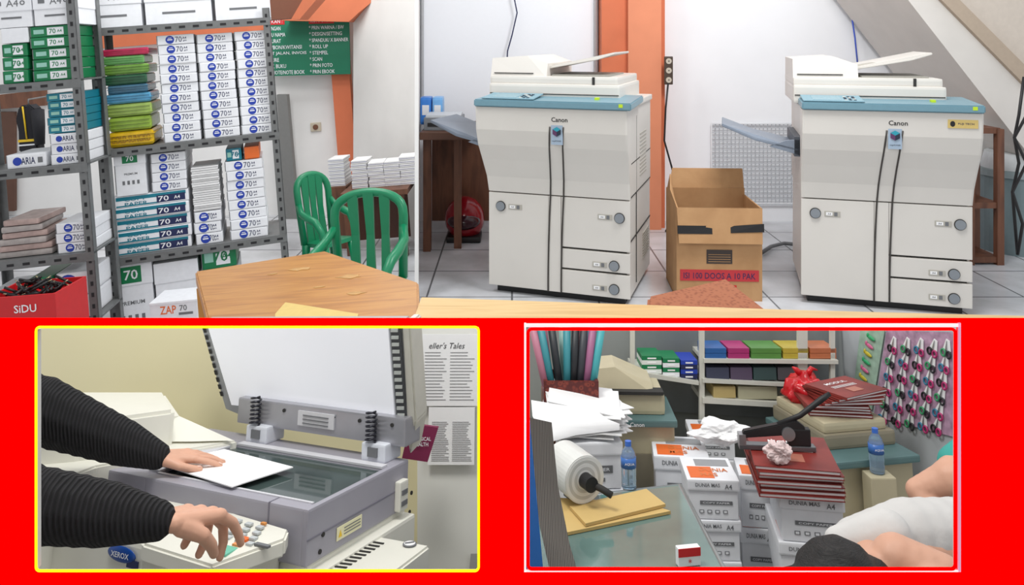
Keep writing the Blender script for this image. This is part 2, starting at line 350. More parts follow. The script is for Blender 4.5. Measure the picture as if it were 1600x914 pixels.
    b.slab([(xl-.01,.1,1.13),(xl-.01,.75,1.13),(xl-.33,.75,1.2),(xl-.58,.7,1.30),(xl-.58,.15,1.30),(xl-.33,.1,1.2)],(0,0,.022),T,.004)
    b.slab([(xl,.1,1.1),(xl-.22,.1,1.16),(xl-.1,.1,1.21),(xl,.1,1.22)],(0,.03,0),T);b.bb((xl-.04,.1,1.09),(xl+.01,.8,1.24),mt('tray_dark',(75,80,88)))
    P.append(('output_tray',b,None,'blue-grey plastic paper output tray'))
    if sticker:
        b=B();b.bb((xr-.2,yf(1.4)-.010,1.37),(xr-.01,yf(1.4)-.006,1.43),mt('sticker_gold',(205,180,110)));b.text('FUJI TECH',(xr-.085,yf(1.4)-.011,1.4),.016,NAVY,.1);b.ell((xr-.17,yf(1.4)-.011,1.4),(.016,.001,.02),BLACK);P.append(('service_sticker',b))
    return thing(U,'photocopier',label,'photocopier',loc,P,rz=rz)
q=U.z(1382,484,0);copier((q.x+.0,q.y,0),-15.5,'large cream office photocopier with blue-grey top and side output tray',1,True,PW=1.155)
q=U.z(871,468,0);copier((q.x,q.y,0),-19,'large cream office photocopier beside an open cardboard box',-1,PW=1.12)
# cardboard box
loc,w,h=U.fitz(1058,325,1190,470,0)
b=B();t=.012;D=.55
b.bb((-w/2,0,0),(w/2,t,h),CARD);b.bb((-w/2,D-t,0),(w/2,D,h+.05),CARD);b.bb((-w/2,t,0),(-w/2+t,D-t,h),CARD);b.bb((w/2-t,t,0),(w/2,D-t,h),CARD);b.bb((-w/2,t,0),(w/2,D-t,t),CARD)
fl=B();fl.slab([(-w/2+.02,D-.01,h),(w/2,D-.01,h),(w/2,D+.06,h+.2),(-w/2+.06,D+.06,h+.2)],(0,.01,0),CARD)
f2=B();f2.slab([(-w/2,.0,h),(-w/2,D,h),(-w/2+.03,D,h+.16),(-w/2-.02,.2,h+.1)],(.01,0,0),CARD)
f3=B();f3.slab([(-w/2,-.004,h),(w/2,-.004,h),(w/2-.01,-.05,h-.26),(-w/2+.01,-.05,h-.26)],(0,.01,0),CARD)
tp1=B();tp1.slab([(-w/2,-.028,h-.13),(-.06,-.022,h-.13),(-.06,-.036,h-.19),(-w/2,-.038,h-.19)],(0,-.004,0),BLACK);tp2=B();tp2.slab([(w*.12,-.022,h-.13),(w/2+.005,-.028,h-.11),(w/2+.005,-.036,h-.17),(w*.12,-.036,h-.18)],(0,-.004,0),BLACK)
lb=B();z=h*.27;lb.bb((-w*.46,-.004,z-.04),(w*.46,0,z+.045),mt('label_red',(190,48,55)));lb.text('ISI 100 DOOS A 10 PAK',(0,-.005,z),.046,NAVY,w*.84,bold=.004)
pr=B();pr.bb((-w*.15,-.003,h*.40),(w*.15,-.001,h*.55),mt('print_black',(60,50,45)))
for i in range(4):pr.bb((-w*.13,-.005,h*.42+i*.018),(w*.13,-.003,h*.425+i*.018),CARD)
pr2=B();pr2.bb((-w*.2,-.003,h*.1),(w*.2,-.001,h*.17),RED)
thing(U,'cardboard_box','open brown cardboard box with black tape and a red printed label','box',(loc.x,loc.y,0),[('box_body',b),('flap',fl),('flap',f2),('flap',f3),('tape',tp1),('tape',tp2),('label',lb),('print',pr),('print',pr2)],rz=-3)
# wire grid on the wall
a=U.d(1112,193,8.36);c=U.d(1250,318,8.36);g=B();GW=mt('grid_white_wire',(190,193,198),.4)
n=22
for i in range(n+1):
    x=a.x+(c.x-a.x)*i/n;g.bb((x-.004,8.365,c.z),(x+.004,8.375,a.z),GW)
n=18
for i in range(n+1):
    z=c.z+(a.z-c.z)*i/n;g.bb((a.x,8.36,z-.004),(c.x,8.366,z+.004),GW)
g.tube([(a.x,8.36,c.z),(c.x,8.36,c.z),(c.x,8.36,a.z),(a.x,8.36,a.z)],.012,mt('grid_frame',(225,228,232)),8,True)
for x in (a.x+.02,c.x-.02):g.tube([(x,8.36,c.z),(x,8.34,0)],.01,GW,6)
thing(U,'wire_grid_panel','white wire display grid panel leaning on the wall','grid panel',(0,0,0),g)
def socket(S,x,y0,y1,d,w,rows,label,cable):
    a=S.d(x,y1,d);b_=S.d(x,y0,d);h=b_.z-a.z;b=B();b.bb((-w/2,-.03,0),(w/2,.0,h),mt('socket_brown',(70,55,45),.4),.01)
    P=[('case',b)]
    for i in range(rows):
        s=B();zz=h*(i+.5)/rows;s.cyl((0,-.032,zz),w*.33,.008,mt('socket_face',(190,180,165)),'Y');s.cyl((0,-.037,zz),w*.07,.003,BLACK,'Y');P.append(('socket',s))
    c=B();c.tube([V(p)-V((a.x,d,a.z)) for p in [S.d(px,py,d-.03) for px,py in cable]],.01,BLACK,6)
    thing(S,'power_strip',label,'power strip',(a.x,d,a.z),P+[('cable',c)])
socket(U,1044,88,132,7.97,.09,3,'dark wall power strip with a hanging grey cable',[(1044,130),(1040,170),(1038,220),(1052,270),(1056,330),(1040,362)])
socket(U,1382,26,72,8.36,.11,3,'dark wall power strip with a cable running up',[(1382,26),(1381,10),(1384,-10),(1383,-40)])
cb=B();cb.tube([U.d(*p,8.3) for p in [(1329,-20),(1330,20),(1336,60),(1340,100)]],.008,mt('cable_blue',(60,90,200)),6);thing(U,'hanging_cable','thin blue cable hanging down the white wall','cable',(0,0,0),cb)
cb=B();cb.tube([U.d(*p,8.25) for p in [(800,-20),(808,20),(800,55),(793,80),(792,100)]],.008,NAVY,6);thing(U,'hanging_cable','thin dark cable hanging over the white board','cable',(0,0,0),cb)
cb=B();cb.tube([U.z(x,y,.03) for x,y in [(1190,395),(1205,385),(1225,380),(1245,382),(1262,392)]],.018,mt('cable_grey',(110,112,115)),8);thing(U,'power_cable','grey power cable lying on the floor tiles','cable',(0,0,0),cb)
for s in ((1600,120),(1612,150)):
    cb=B();dd_=6.3 if s[0]==1600 else 6.26;cb.tube([U.d(*p,dd_) for p in [(s[0],s[1]),(1592+(s[0]-1600),180),(1585,215),(s[0]-8,255),(1582,300),(s[0]-14,350),(1590,398)]],.012,BLACK,6)
    thing(U,'hanging_cable','black cable dangling beside the water tank','cable',(0,0,0),cb)
q=U.z(1590,392,0)
b=B();b.cyl((0,0,.36),.34,.72,mt('tank_blue_grey',(120,138,142),.5),seg=40);b.cyl((0,0,.74),.36,.06,mt('tank_rim',(150,165,168),.5),seg=40);b.cyl((0,0,.84),.30,.16,mt('tank_lid',(205,210,212),.5),r2=.26,seg=40)
thing(U,'water_tank','round grey-blue water tank with a pale lid','water tank',(q.x+.05,q.y+.1,0),b)
q=U.z(1527,408,0)
b=B();w,h=.26,1.2
for x in (-w/2,w/2):
    for y in (0,.35):b.bb((x-.03,y-.03,0),(x+.03,y+.03,h),BROWNW)
for z in (.02,.5,h-.04):b.bb((-w/2,-.02,z),(w/2,.37,z+.05),BROWNW)
b.bb((-w/2,.35,.05),(w/2,.36,h),DARK)
thing(U,'wooden_rack','dark brown wooden open rack frame standing near the staircase','rack',(q.x-.0,q.y-.1,0),b)
DK=mt('dark_wood',(92,62,48),.6,var=.2,sc=8)
a=U.d(656,200,7.2);e=U.d(728,200,7.2)
b=B();b.bb((a.x+.01,7.1,1.06),(e.x+.12,8.1,1.13),DK,.005)
l1=B();l1.bb((a.x+.03,7.2,0),(a.x+.1,7.3,1.06),BROWNW);l2=B();l2.bb((e.x-.12,7.3,0),(e.x-.05,7.36,1.06),BROWNW);l3=B();l3.bb((a.x+.03,8.0,.1),(e.x+.4,8.05,1.06),BROWNW)
thing(U,'wooden_desk','old brown wooden desk with cluttered top','desk',(0,0,0),[('desk_top',b),('leg',l1),('leg',l2),('back_panel',l3)])
loc,w,h=U.fit(662,172,722,192,7.25)
b=B();b.bb((-w/2,0,0),(w/2,.4,h),mt('printer_grey',(120,125,130)),.01);b.bb((-w*.4,-.004,h*.3),(w*.4,0,h*.6),BLACK);b.bb((-w*.45,.02,h),(w*.45,.38,h+.02),mt('printer_light',(200,205,210)))
thing(U,'printer','small grey desktop printer on the wooden desk','printer',(loc.x,7.25,1.13),b)
for i,(x0,x1,mm) in enumerate(((656,674,'pack_blue'),(675,692,'pack_blue2'))):
    loc,w,h=U.fit(x0,150,x1,168,7.7);b=B();b.bb((-w/2,0,0),(w/2,.2,.28),mt(mm,(60,130,215) if i==0 else (120,180,235),.3),.03);b.bb((-w*.3,-.002,.1),(w*.3,.0,.2),WHITE)
    thing(U,'tissue_pack','blue wrapped tissue pack on the desk','tissue pack',(loc.x,7.7,1.131),b,group='tissue packs on the desk')
q=U.z(727,368,0)
b=B();b.ell((0,.2,.2),(.2,.22,.22),mt('helmet_red',(150,22,35),.15));b.bb((-.17,.0,.0),(.17,.3,.06),BLACK,.02)
v=B();v.ell((0,.13,.2),(.17,.2,.10),mt('visor_dark',(60,25,35),.1))
thing(U,'motorcycle_helmet','shiny dark red motorcycle helmet on the floor','helmet',(q.x,q.y-.3,0),[('shell',b),('visor',v)])
# stool
SEAT=pattern('patterned_orange_brown','voronoi',[(0,(128,66,42)),(.25,(150,84,54)),(.5,(172,104,70))],(1,1,1),.75,ns=60)
b=B();P4=[U.z(1012,462,1.0),U.z(1135,434,1.0),U.z(1204,487,1.0),U.z(1080,520,1.0),U.z(1008,500,1.0)]
c0=sum(P4,V())/5;b.slab([p-V((c0.x,c0.y,0)) for p in P4],(0,0,-.06),SEAT,.012)
pr=[('seat',b)]
for p in (P4[0],P4[1],P4[2],P4[3]):
    p=c0+(p-c0)*.85;l=B();l.tube([(p.x-c0.x,p.y-c0.y,0),(p.x-c0.x,p.y-c0.y,.945)],.018,STEEL);pr.append(('leg',l))
thing(U,'stool','upholstered stool with orange-brown patterned seat','stool',(c0.x,c0.y,0),pr)
b=B();T=[U.z(658,464,1.125),U.z(1250,484,1.125),U.z(1640,494,1.125),None,None]
T[3]=V((1.9,2.38,1.125));T[4]=V((T[0].x+.0,2.38,1.125))
b.slab(T,(0,0,-.05),PINE,.003);l=B();l.bb((T[4].x+.02,2.39,0),(T[4].x+.08,2.44,1.075),PINE);l2=B();l2.bb((1.5,2.39,0),(1.56,2.44,1.075),PINE)
thing(U,'wooden_counter','long pale varnished wooden counter top','counter',(0,0,0),[('counter_top',b),('leg',l),('leg',l2)])
# ================= UPPER LEFT
SG=mt('sign_green',(20,112,82),.5,var=.04)
A_=UL.d(415,22,8.5);B_=UL.d(545,36,8.5);C_=UL.d(549,117,8.5);D_=UL.d(415,113,8.5)
w=(B_-A_).length;h=(A_-D_).length
cen=(A_+B_+C_+D_)/4
b=B();b.bb((-w/2,0,-h/2),(w/2,.02,h/2),SG)
tx=B();rd=B();rd.bb((w*.02,-.003,h*.38),(w*.32,-.001,h*.49),RED);rd.text('KOMPUTER :',(w*.17,-.005,h*.435),h*.06,WHITE,w*.26,bold=.004)
rd2=B();rd2.bb((-w*.45,-.003,h*.38),(-w*.27,-.001,h*.49),RED);rd2.text('KAN :',(-w*.36,-.005,h*.435),h*.06,WHITE,w*.13,bold=.004)
for i,t in enumerate(['* PRIN WARNA / BW','* DESIGN/SETTING','* SPANDUK/ X BANNER','* ROLL UP','* STEMPEL','* SCAN','* PRIN FOTO','* PRIN EBOOK']):
    ww=len(t)*.0245*w;tx.text(t,(w*.02+ww/2,-.003,h*(.315-.108*i)),h*.066,WHITE,ww,bold=.004)
tx2=B()
for i,t in enumerate(['NGAN','U NAMA','URAT','/BON/KWITANSI','T JALAN, INVOIS','URE','K BUKU','NOTE/NOTE BOOK']):
    ww=len(t)*.0275*w;tx2.text(t,(-w*.43+ww/2,-.003,h*(.315-.108*i)),h*.066,WHITE,ww,bold=.004)
thing(UL,'wall_sign','green sign board listing print services in white letters','sign',cen,[('board',b),('lettering',tx),('lettering',tx2),('heading',rd),('heading',rd2)],rot=(0,3,0))
def rack(S,P1,P2,depth,H,shelves,label,name='metal_shelf_unit'):
    d=P2-P1;W=math.hypot(d.x,d.y);rz=math.degrees(math.atan2(d.y,d.x));parts=[]
    for i,(x,y) in enumerate(((0,0),(W,0),(0,depth),(W,depth))):
        s=1 if x==0 else -1;t=1 if y==0 else -1;b=B();g=.05
        b.bb((x,y,0),(x+s*g,y+t*.006,H),STEEL);b.bb((x,y,0),(x+s*.006,y+t*g,H),STEEL)
        if i<2:
            n=int(H/.07)
            for k in range(n):
                z=.05+k*.07;b.bb((x+s*.018,y-.0015,z),(x+s*.034,y,z+.026),HOLE)
        parts.append(('post',b))
    for z in shelves:
        b=B();b.bb((.0,.004,z-.012),(W,depth,z),STEEL);b.bb((.0,-.004,z-.055),(W,.004,z),STEEL)
        n=int(W/.09)
        for k in range(n):b.bb((.03+k*.09,-.0055,z-.036),(.07+k*.09,-.004,z-.02),HOLE)
        parts.append(('shelf',b))
    o=thing(S,name,label,'shelf',(P1.x,P1.y,0),parts,rz=rz)
    Ml=Matrix.Translation((P1.x,P1.y,0))@Matrix.Rotation(R(rz),4,'Z')
    return dict(M=Ml,rz=rz,W=W,n=Ml.to_3x3()@V((0,1,0)),p=V((P1.x,P1.y,0)))
P1=UL.d(152,235,5.2);P2=UL.d(436,208,5.55)
SH=[.13,.72,1.46,2.29]
RK=rack(UL,P1,P2,.55,2.36,SH,'grey slotted steel shelving unit packed with paper reams')
def rk(S,K,x,y,inset=.03):
    n=K['n'];p0=K['p']+n*inset;w=S.pl(x,y,p0,n);return K['M'].inverted()@w
def place(S,K,x0,y0,x1,y1,zb,inset=.03):
    a=rk(S,K,x0,(y0+y1)/2,inset);c=rk(S,K,x1,(y0+y1)/2,inset);t=rk(S,K,(x0+x1)/2,y0,inset)
    w=c.x-a.x;loc=K['M']@V(((a.x+c.x)/2,inset,zb));return loc,w,t.z-zb
def stack(S,K,style,x0,y0,x1,zb,n,label,group,h=None,w=None,inset=.03,D=.46,jit=1,name='paper_ream',cat='paper ream'):
    loc,ww,hh=place(S,K,x0,y0,x1,y0+20,zb,inset);h=h or hh/n;w=w or ww*.96
    me=ream_mesh(style,w,D,h*.97);o=None
    for i in range(n):
        l=V((loc.x,loc.y,zb+i*h+.001))+K['M'].to_3x3()@V((random.uniform(-.004,.004)*jit,random.uniform(0,.012),0))
        r=K['rz']+random.uniform(-.4,.4)*jit
        if o is None:o=thing(S,name,label,cat,l,me,rz=r,group=group)
        else:dup(o,S,l,r)
    return loc
G1='white reams stacked on the upper shelf'
LB='white wrapped ream of copy paper with blue 70 logo'
for x0,x1,yt in ((243,304,54),(305,364,52),(365,421,48)):stack(UL,RK,'white',x0,yt,x1,1.46,11,LB,G1)
def soft(S,K,x0,x1,zb,h,mat,name,label,grp,text=None,tm=None,sag=0):
    loc,w,_=place(S,K,x0,100,x1,120,zb);b=B();b.box((0,.22,h/2),(w,.42,h*.96),mat,h*.3,seg=3)
    for k in range(3):b.box((random.uniform(-.01,.01),-.002+.22,h*(.25+.25*k)),(w*1.01,.43,h*.05),mat)
    if text:b.text(text,(0,.006,h*.5),h*.5,tm,w*.85)
    return thing(S,name,label,'colored paper',loc+V((0,0,.001)),b,rz=K['rz']+sag,group=grp)
zz=1.46
CP=[((160,232),.11,(220,182,30),'yellow'),((162,230),.10,(150,180,70),'lime green'),((158,232),.09,(165,190,100),'light green'),((160,232),.07,(95,165,200),'light blue'),((165,228),.06,(80,125,150),'grey blue'),((158,228),.07,(55,105,75),'dark green'),((155,232),.07,(125,170,75),'green'),((158,226),.06,(120,185,110),'mint green'),((160,234),.05,(215,60,105),'pink')]
for (xs,h,c,nm) in CP:
    soft(UL,RK,xs[0],xs[1],zz,h,mt('craft_'+nm,c,.25,var=.3,sc=14),'paper_pack',nm+' craft paper in a clear plastic sleeve','craft paper packs on the shelf','GOLD-SUNGKO' if nm=='yellow' else None,mt('gold_ink',(150,110,20)),random.uniform(-2,2));zz+=h
G2='paper goods on the middle shelf'
stack(UL,RK,'teal',172,302,297,.72,5,'white and teal wrapped ream of copy paper','teal reams on the middle shelf',D=.46)
zt5=.72+place(UL,RK,172,302,297,322,.72)[2]
stack(UL,RK,'white',232,237,290,zt5+.002,4,LB,'white reams on the middle shelf',h=.066)
stack(UL,RK,'white',301,330,346,.72,3,LB,'white reams on the middle shelf')
loc,w,h=place(UL,RK,300,258,343,330,.72+place(UL,RK,302,330,343,350,.72)[2]+.002)
me=B();me.bb((-w/2,0,0),(w/2,.36,.014),PAPER,.002);me.bb((-w/2,-.001,.004),(w/2,.36,.006),GREYINK);me=me.mesh('booklet')
o=None
for i in range(int(h/.0155)):
    l=loc+V((random.uniform(-.004,.004),random.uniform(0,.01),.003+i*.0155))
    o=thing(UL,'booklet','thin white stapled booklet in a stack','booklet',l,me,rz=RK['rz'],group='booklets on the middle shelf') if o is None else dup(o,UL,l,RK['rz'])
stack(UL,RK,'white',350,250,412,.72,8,LB,'white reams on the middle shelf')
l2,w2,h2=place(UL,RK,180,238,228,300,zt5+.002);thing(UL,'paper_carton','small white carton with green label resting on reams','carton',l2,carton_parts(w2,.3,h2,'green70'),rz=RK['rz'])
top=.72+place(UL,RK,350,250,412,270,.72)[2]
stack(UL,RK,'tealfull',352,226,378,top+.002,1,'small teal paper box on the reams','boxes on the reams',h=.09,name='paper_box',cat='box')
stack(UL,RK,'orange',380,226,405,top+.002,1,'small orange paper box on the reams','boxes on the reams',h=.09,name='paper_box',cat='box')
for (x0,y0,x1,st,lab,zb) in ((170,412,238,'green70','white paper carton with green lid label',.13),(240,408,310,'grey','opened white carton with grey printed band',.13)):
    l2,w2,h2=place(UL,RK,x0,y0,x1,440,zb);thing(UL,'paper_carton',lab,'carton',l2,carton_parts(w2*.97,.45,h2,st),rz=RK['rz'])
l2,w2,h2=place(UL,RK,314,420,372,440,.13);thing(UL,'paper_carton','white carton with orange lettering','carton',l2,carton_parts(w2,.45,h2,'zap'),rz=RK['rz'])
stack(UL,RK,'green',312,388,370,.13+h2+.002,1,'bright green box on top of a carton','green boxes',h=.17,name='paper_box',cat='box')
for x0,x1 in ((126,222),(226,332),(336,424)):
    l2,w2,h2=place(UL,RK,x0,0,x1,40,2.29);thing(UL,'paper_carton','white A4 paper carton on top of the shelving','carton',l2,carton_parts(w2*.98,.42,.26,'a4',.4),rz=RK['rz'],group='cartons on top of the shelving')
l2,w2,h2=UL.fit(240,482,312,540,4.75)
thing(UL,'paper_carton','white carton with orange lettering standing on the floor','carton',(l2.x,4.75,0),carton_parts(w2,.25,UL.d(276,470,4.75).z,'zap',.03),rz=4)
# left rack
Q1=UL.d(-60,262,4.65);Q2=UL.d(136,255,4.75)
zL=[UL.d(60,y,4.7).z for y in (508,403,262,128)]
RL=rack(UL,Q1,Q2,.4,2.9,zL,'grey slotted steel shelving unit with reams and wrapped paper','metal_shelf_unit')
GG='green wrapped ream of copy paper'
stack(UL,RL,'green',0,68,42,zL[3],3,GG,'green reams on the high shelf',D=.34);stack(UL,RL,'green',44,40,112,zL[3],5,GG,'green reams on the high shelf',D=.34)
zg5=zL[3]+place(UL,RL,44,40,112,60,zL[3])[2]+.003
for x0,x1 in ((-16,50),(52,118)):
    l2,w2,h2=place(UL,RL,x0,0,x1,36,zg5);thing(UL,'paper_carton','white A4 paper carton on top of green reams','carton',l2,carton_parts(w2*.97,.34,.2,'a4',.5),rz=RL['rz'],group='cartons on green reams')
b=B();l2,w2,h2=place(UL,RL,0,0,42,60,0);z3=zL[3]+place(UL,RL,0,68,42,88,zL[3])[2]+.002
b.bb((-w2/2,0,0),(w2/2,.3,zg5-z3-.003),WHITE,.004);thing(UL,'white_box','plain white box between reams and carton','box',(l2.x,l2.y,z3),b,rz=RL['rz'])
stack(UL,RL,'aria',76,208,130,zL[2],3,'white ream of paper with dark lettering','white reams with dark lettering',D=.34);stack(UL,RL,'aria',8,240,74,zL[2],1,'white ream of paper with dark lettering','white reams with dark lettering',D=.34)
z4=zL[2]+place(UL,RL,76,208,130,228,zL[2])[2]+.002
l2,w2,h2=place(UL,RL,70,145,124,165,z4);stack(UL,RL,'tealfull',70,145,124,z4,5,'teal wrapped ream of paper','teal reams on the shelf',h=h2/5,D=.34)
stack(UL,RL,'white',84,348,142,zL[1],3,LB,'white reams on the low shelf',D=.34)
PK=mt('pink_film',(190,165,158),.2,var=.3,sc=16)
for i in range(6):
    l2,w2,h2=place(UL,RL,-10,330,80,390,zL[1]);hh=.235/6;b=B();b.box((0,.18,hh/2),(w2*(1-.07*i),.34,hh*.93),PK if i%2 else mt('film_grey',(178,170,166),.2,var=.3,sc=16),.013,seg=2)
    thing(UL,'plastic_sleeve_pack','flat pack of clear pinkish plastic sleeves','plastic pack',l2+V((random.uniform(-.03,.01),random.uniform(0,.02),.002+i*hh)),b,rz=RL['rz']+random.uniform(-4,4),group='plastic packs on the low shelf')
stack(UL,RL,'white',84,425,142,zL[0],2,LB,'white reams on the bottom shelf',D=.34)
l2,w2,h2=place(UL,RL,-20,425,40,430,zL[0]);thing(UL,'paper_carton','white carton on the bottom shelf','carton',l2,carton_parts(w2,.34,.22,'grey'),rz=RL['rz'])
l2,w2,h2=place(UL,RL,44,410,80,430,zL[0]);b=B();b.bb((-w2/2,0,0),(w2/2,.3,.28),GREEN,.005);thing(UL,'green_box','plain green cardboard box on the bottom shelf','box',l2,b,rz=RL['rz'])
l2,w2,h2=UL.fit(0,458,84,510,4.1);b=B();zt=UL.d(40,462,4.1).z;w=w2+.1
b.bb((-w/2,0,0),(w/2,.01,zt),RED);b.bb((-w/2,.29,0),(w/2,.3,zt),RED);b.bb((-w/2,.01,0),(-w/2+.01,.29,zt),RED);b.bb((w/2-.01,.01,0),(w/2,.29,zt),RED);b.bb((-w/2+.01,.01,0),(w/2-.01,.29,zt-.05),RED)
t=B();t.text('SiDU',(.03,-.003,zt-.068),.042,WHITE,.12)
thing(UL,'red_tray_box','open red cardboard tray with white lettering','box',(l2.x-.03,l2.y,0),[('box_body',b),('lettering',t)])
for i in range(44):
    if i==0:
        b=B();b.tube([(-.06,0,0),(.04,0,0)],[.007,.007],BLACK,6);b.tube([(.04,0,0),(.06,0,0)],.004,mt('clip_tip',(160,150,120),.3,.6),6);mm=b.mesh('pen')
        o0=thing(UL,'pen','small black pen with pale tip in a tray','pen',(l2.x,l2.y+.1,zt-.02),mm,rz=20,group='pens in the red tray')
    else:dup(o0,UL,(l2.x-.03+random.uniform(-.13,.13),l2.y+random.uniform(.07,.23),zt-.035+random.uniform(0,.06)),rot=(0,random.uniform(-35,35),random.uniform(0,180)))
# jacket
l2,w2,h2=UL.fit(29,160,64,236,5.9)
b=B();JB=mt('jacket_black',(30,30,36),.8,bump=.3);h=h2
pf=[(-.42,0),(.42,0),(.38,.45),(.5,.62),(.42,.86),(.16,.97),(.05,.9),(-.08,.97),(-.3,.9),(-.46,.66),(-.38,.45)]
b.slab([(x*w2,-.02,z*h) for x,z in pf],(0,.1,0),JB,.008)
sl=B();sl.tube([(w2*.4,.02,h*.82),(w2*.52,-.01,h*.5),(w2*.55,-.02,h*.12)],[.05,.045,.035],JB,10)
s=B();s.bb((-w2*.40,-.024,h*.2),(w2*.40,-.02,h*.25),YEL);s2=B();s2.bb((-w2*.41,-.024,h*.12),(w2*.41,-.02,h*.15),WHITE);s3=B();s3.tube([(-w2*.08,-.024,h*.93),(-w2*.02,-.028,h*.6),(0,-.024,h*.26)],.006,YEL,6)
hk=B();hk.tube([(0,.03,h*.92),(0,.03,h*1.06),(0,.6,h*1.1),(0,2.75,h*1.1)],.006,STEEL,6)
thing(UL,'jacket','black jacket with yellow stripes hanging on the wall','jacket',l2,[('body',b),('sleeve',sl),('stripe',s),('stripe',s2),('stripe',s3),('hanger',hk)])
b=B();b.slab([UL.d(-20,150,8.6),UL.d(70,140,8.6),UL.d(70,165,8.6),UL.d(-20,172,8.6)],(0,.05,0),BROWNW);b.slab([UL.d(-20,175,8.62),UL.d(22,175,8.62),UL.d(22,330,8.62),UL.d(-20,330,8.62)],(0,.05,0),DK);struct(UL,'door_1',b)
b=B();b.slab([UL.d(432,148,8.5),UL.d(448,148,8.5),UL.d(466,352,8.5),UL.d(446,352,8.5)],(0,.1,0),mt('grey_metal_strip',(120,120,118),.5));struct(UL,'trim_4',b)
a=UL.d(492,199,8.65);b=B();b.bb((-.06,-.02,-.05),(.06,0,.05),mt('socket_ivory',(200,190,170)),.01);b.cyl((.0,-.024,0),.03,.008,BROWNW,'Y');thing(UL,'wall_socket','small ivory electric wall socket','socket',(a.x,8.7,a.z),b)
a=UL.d(546,290,7.4);c=UL.d(646,290,7.4)
b=B();b.bb((a.x,7.0,a.z-.05),(c.x,7.55,a.z),BROWNW,.005);zt=a.z
pp=[('desk_top',b)]
for x in (a.x+.04,c.x-.08):
    l=B();l.bb((x-.03,7.05,0),(x+.03,7.12,a.z-.05),BROWNW);pp.append(('leg',l))
l=B();l.bb((a.x+.05,7.3,.2),(c.x-.05,7.32,a.z-.05),mt('desk_dark_panel',(85,48,35)));pp.append(('front_panel',l))
thing(UL,'wooden_desk','brown wooden desk carrying stacks of paper','desk',(0,0,0),pp)
o=None
for x0,x1,y0 in ((549,574,243),(575,600,246),(601,625,250),(626,649,240)):
    l2,w2,h2=UL.fit(x0,y0,x1,290,7.15)
    if o is None:
        me=B();me.bb((-w2/2,0,0),(w2/2,.25,.03),PAPER,.003);me.bb((-w2/2,-.001,.012),(w2/2,.25,.017),mt('edge_purple',(150,150,175)));me=me.mesh('notebook')
    for i in range(int((h2)/.033)):
        l=V((l2.x+random.uniform(-.008,.008),7.2,zt+.002+i*.033));o=thing(UL,'notebook','white paged notebook in a tall stack','notebook',l,me,group='notebooks on the desk') if o is None else dup(o,UL,l,random.uniform(-3,3))
l2,w2,h2=UL.fit(514,246,542,290,7.3);zc_=UL.d(530,292,7.3).z
b=B();b.bb((-w2/2,0,0),(w2/2,.4,zc_),BROWNW,.005);thing(UL,'wooden_crate','brown wooden crate under a stack of notebooks','crate',(l2.x-.01,7.3,0),b)
for i in range(8):dup(o,UL,(l2.x-.01,7.33,zc_+.002+i*.033),random.uniform(-4,4))
# table
ZT=1.125
pts=[UL.z(305,424,ZT),UL.z(508,392,ZT),UL.z(654,441,ZT),UL.z(655,514,ZT),UL.z(328,514,ZT)]
b=B();b.slab(pts,(0,0,-.055),WOOD,.006);parts=[('table_top',b)]
c0=sum(pts,V())/5
for p in (pts[0],pts[1],pts[3],pts[4]):
    p=c0+(p-c0)*.9
    l=B();l.bb((p.x-.03,p.y-.03,0),(p.x+.03,p.y+.03,ZT-.055),WOOD);parts.append(('leg',l))
for (x,y,s) in ((470,420,.028),(545,432,.03),(555,458,.022),(500,448,.014),(425,428,.014)):
    b=B();q=UL.z(x,y,ZT+.0008);b.slab([q+V((s*1.8*math.cos(k*PI/7)*random.uniform(.5,1.1),s*math.sin(k*PI/7)*random.uniform(.4,1.1),0)) for k in range(14)],(0,0,.0005),mt('pale_glue_stain',(205,158,92),.5,var=.25,sc=40));parts.append(('stain',b))
thing(UL,'wooden_table','worn varnished wooden table with scratched top','table',(0,0,0),parts)
b=B();a=[UL.z(430,492,ZT+.001),UL.z(446,474,ZT+.001),UL.z(560,492,ZT+.001),UL.z(556,512,ZT+.001),UL.z(430,512,ZT+.001)];b.slab(a,(0,0,.004),mt('manila',(222,195,120),.7));thing(UL,'paper_envelope','manila paper lying at the table edge','envelope',(0,0,0),b)
CG=mt('chair_green',(14,128,86),.35,var=.05)
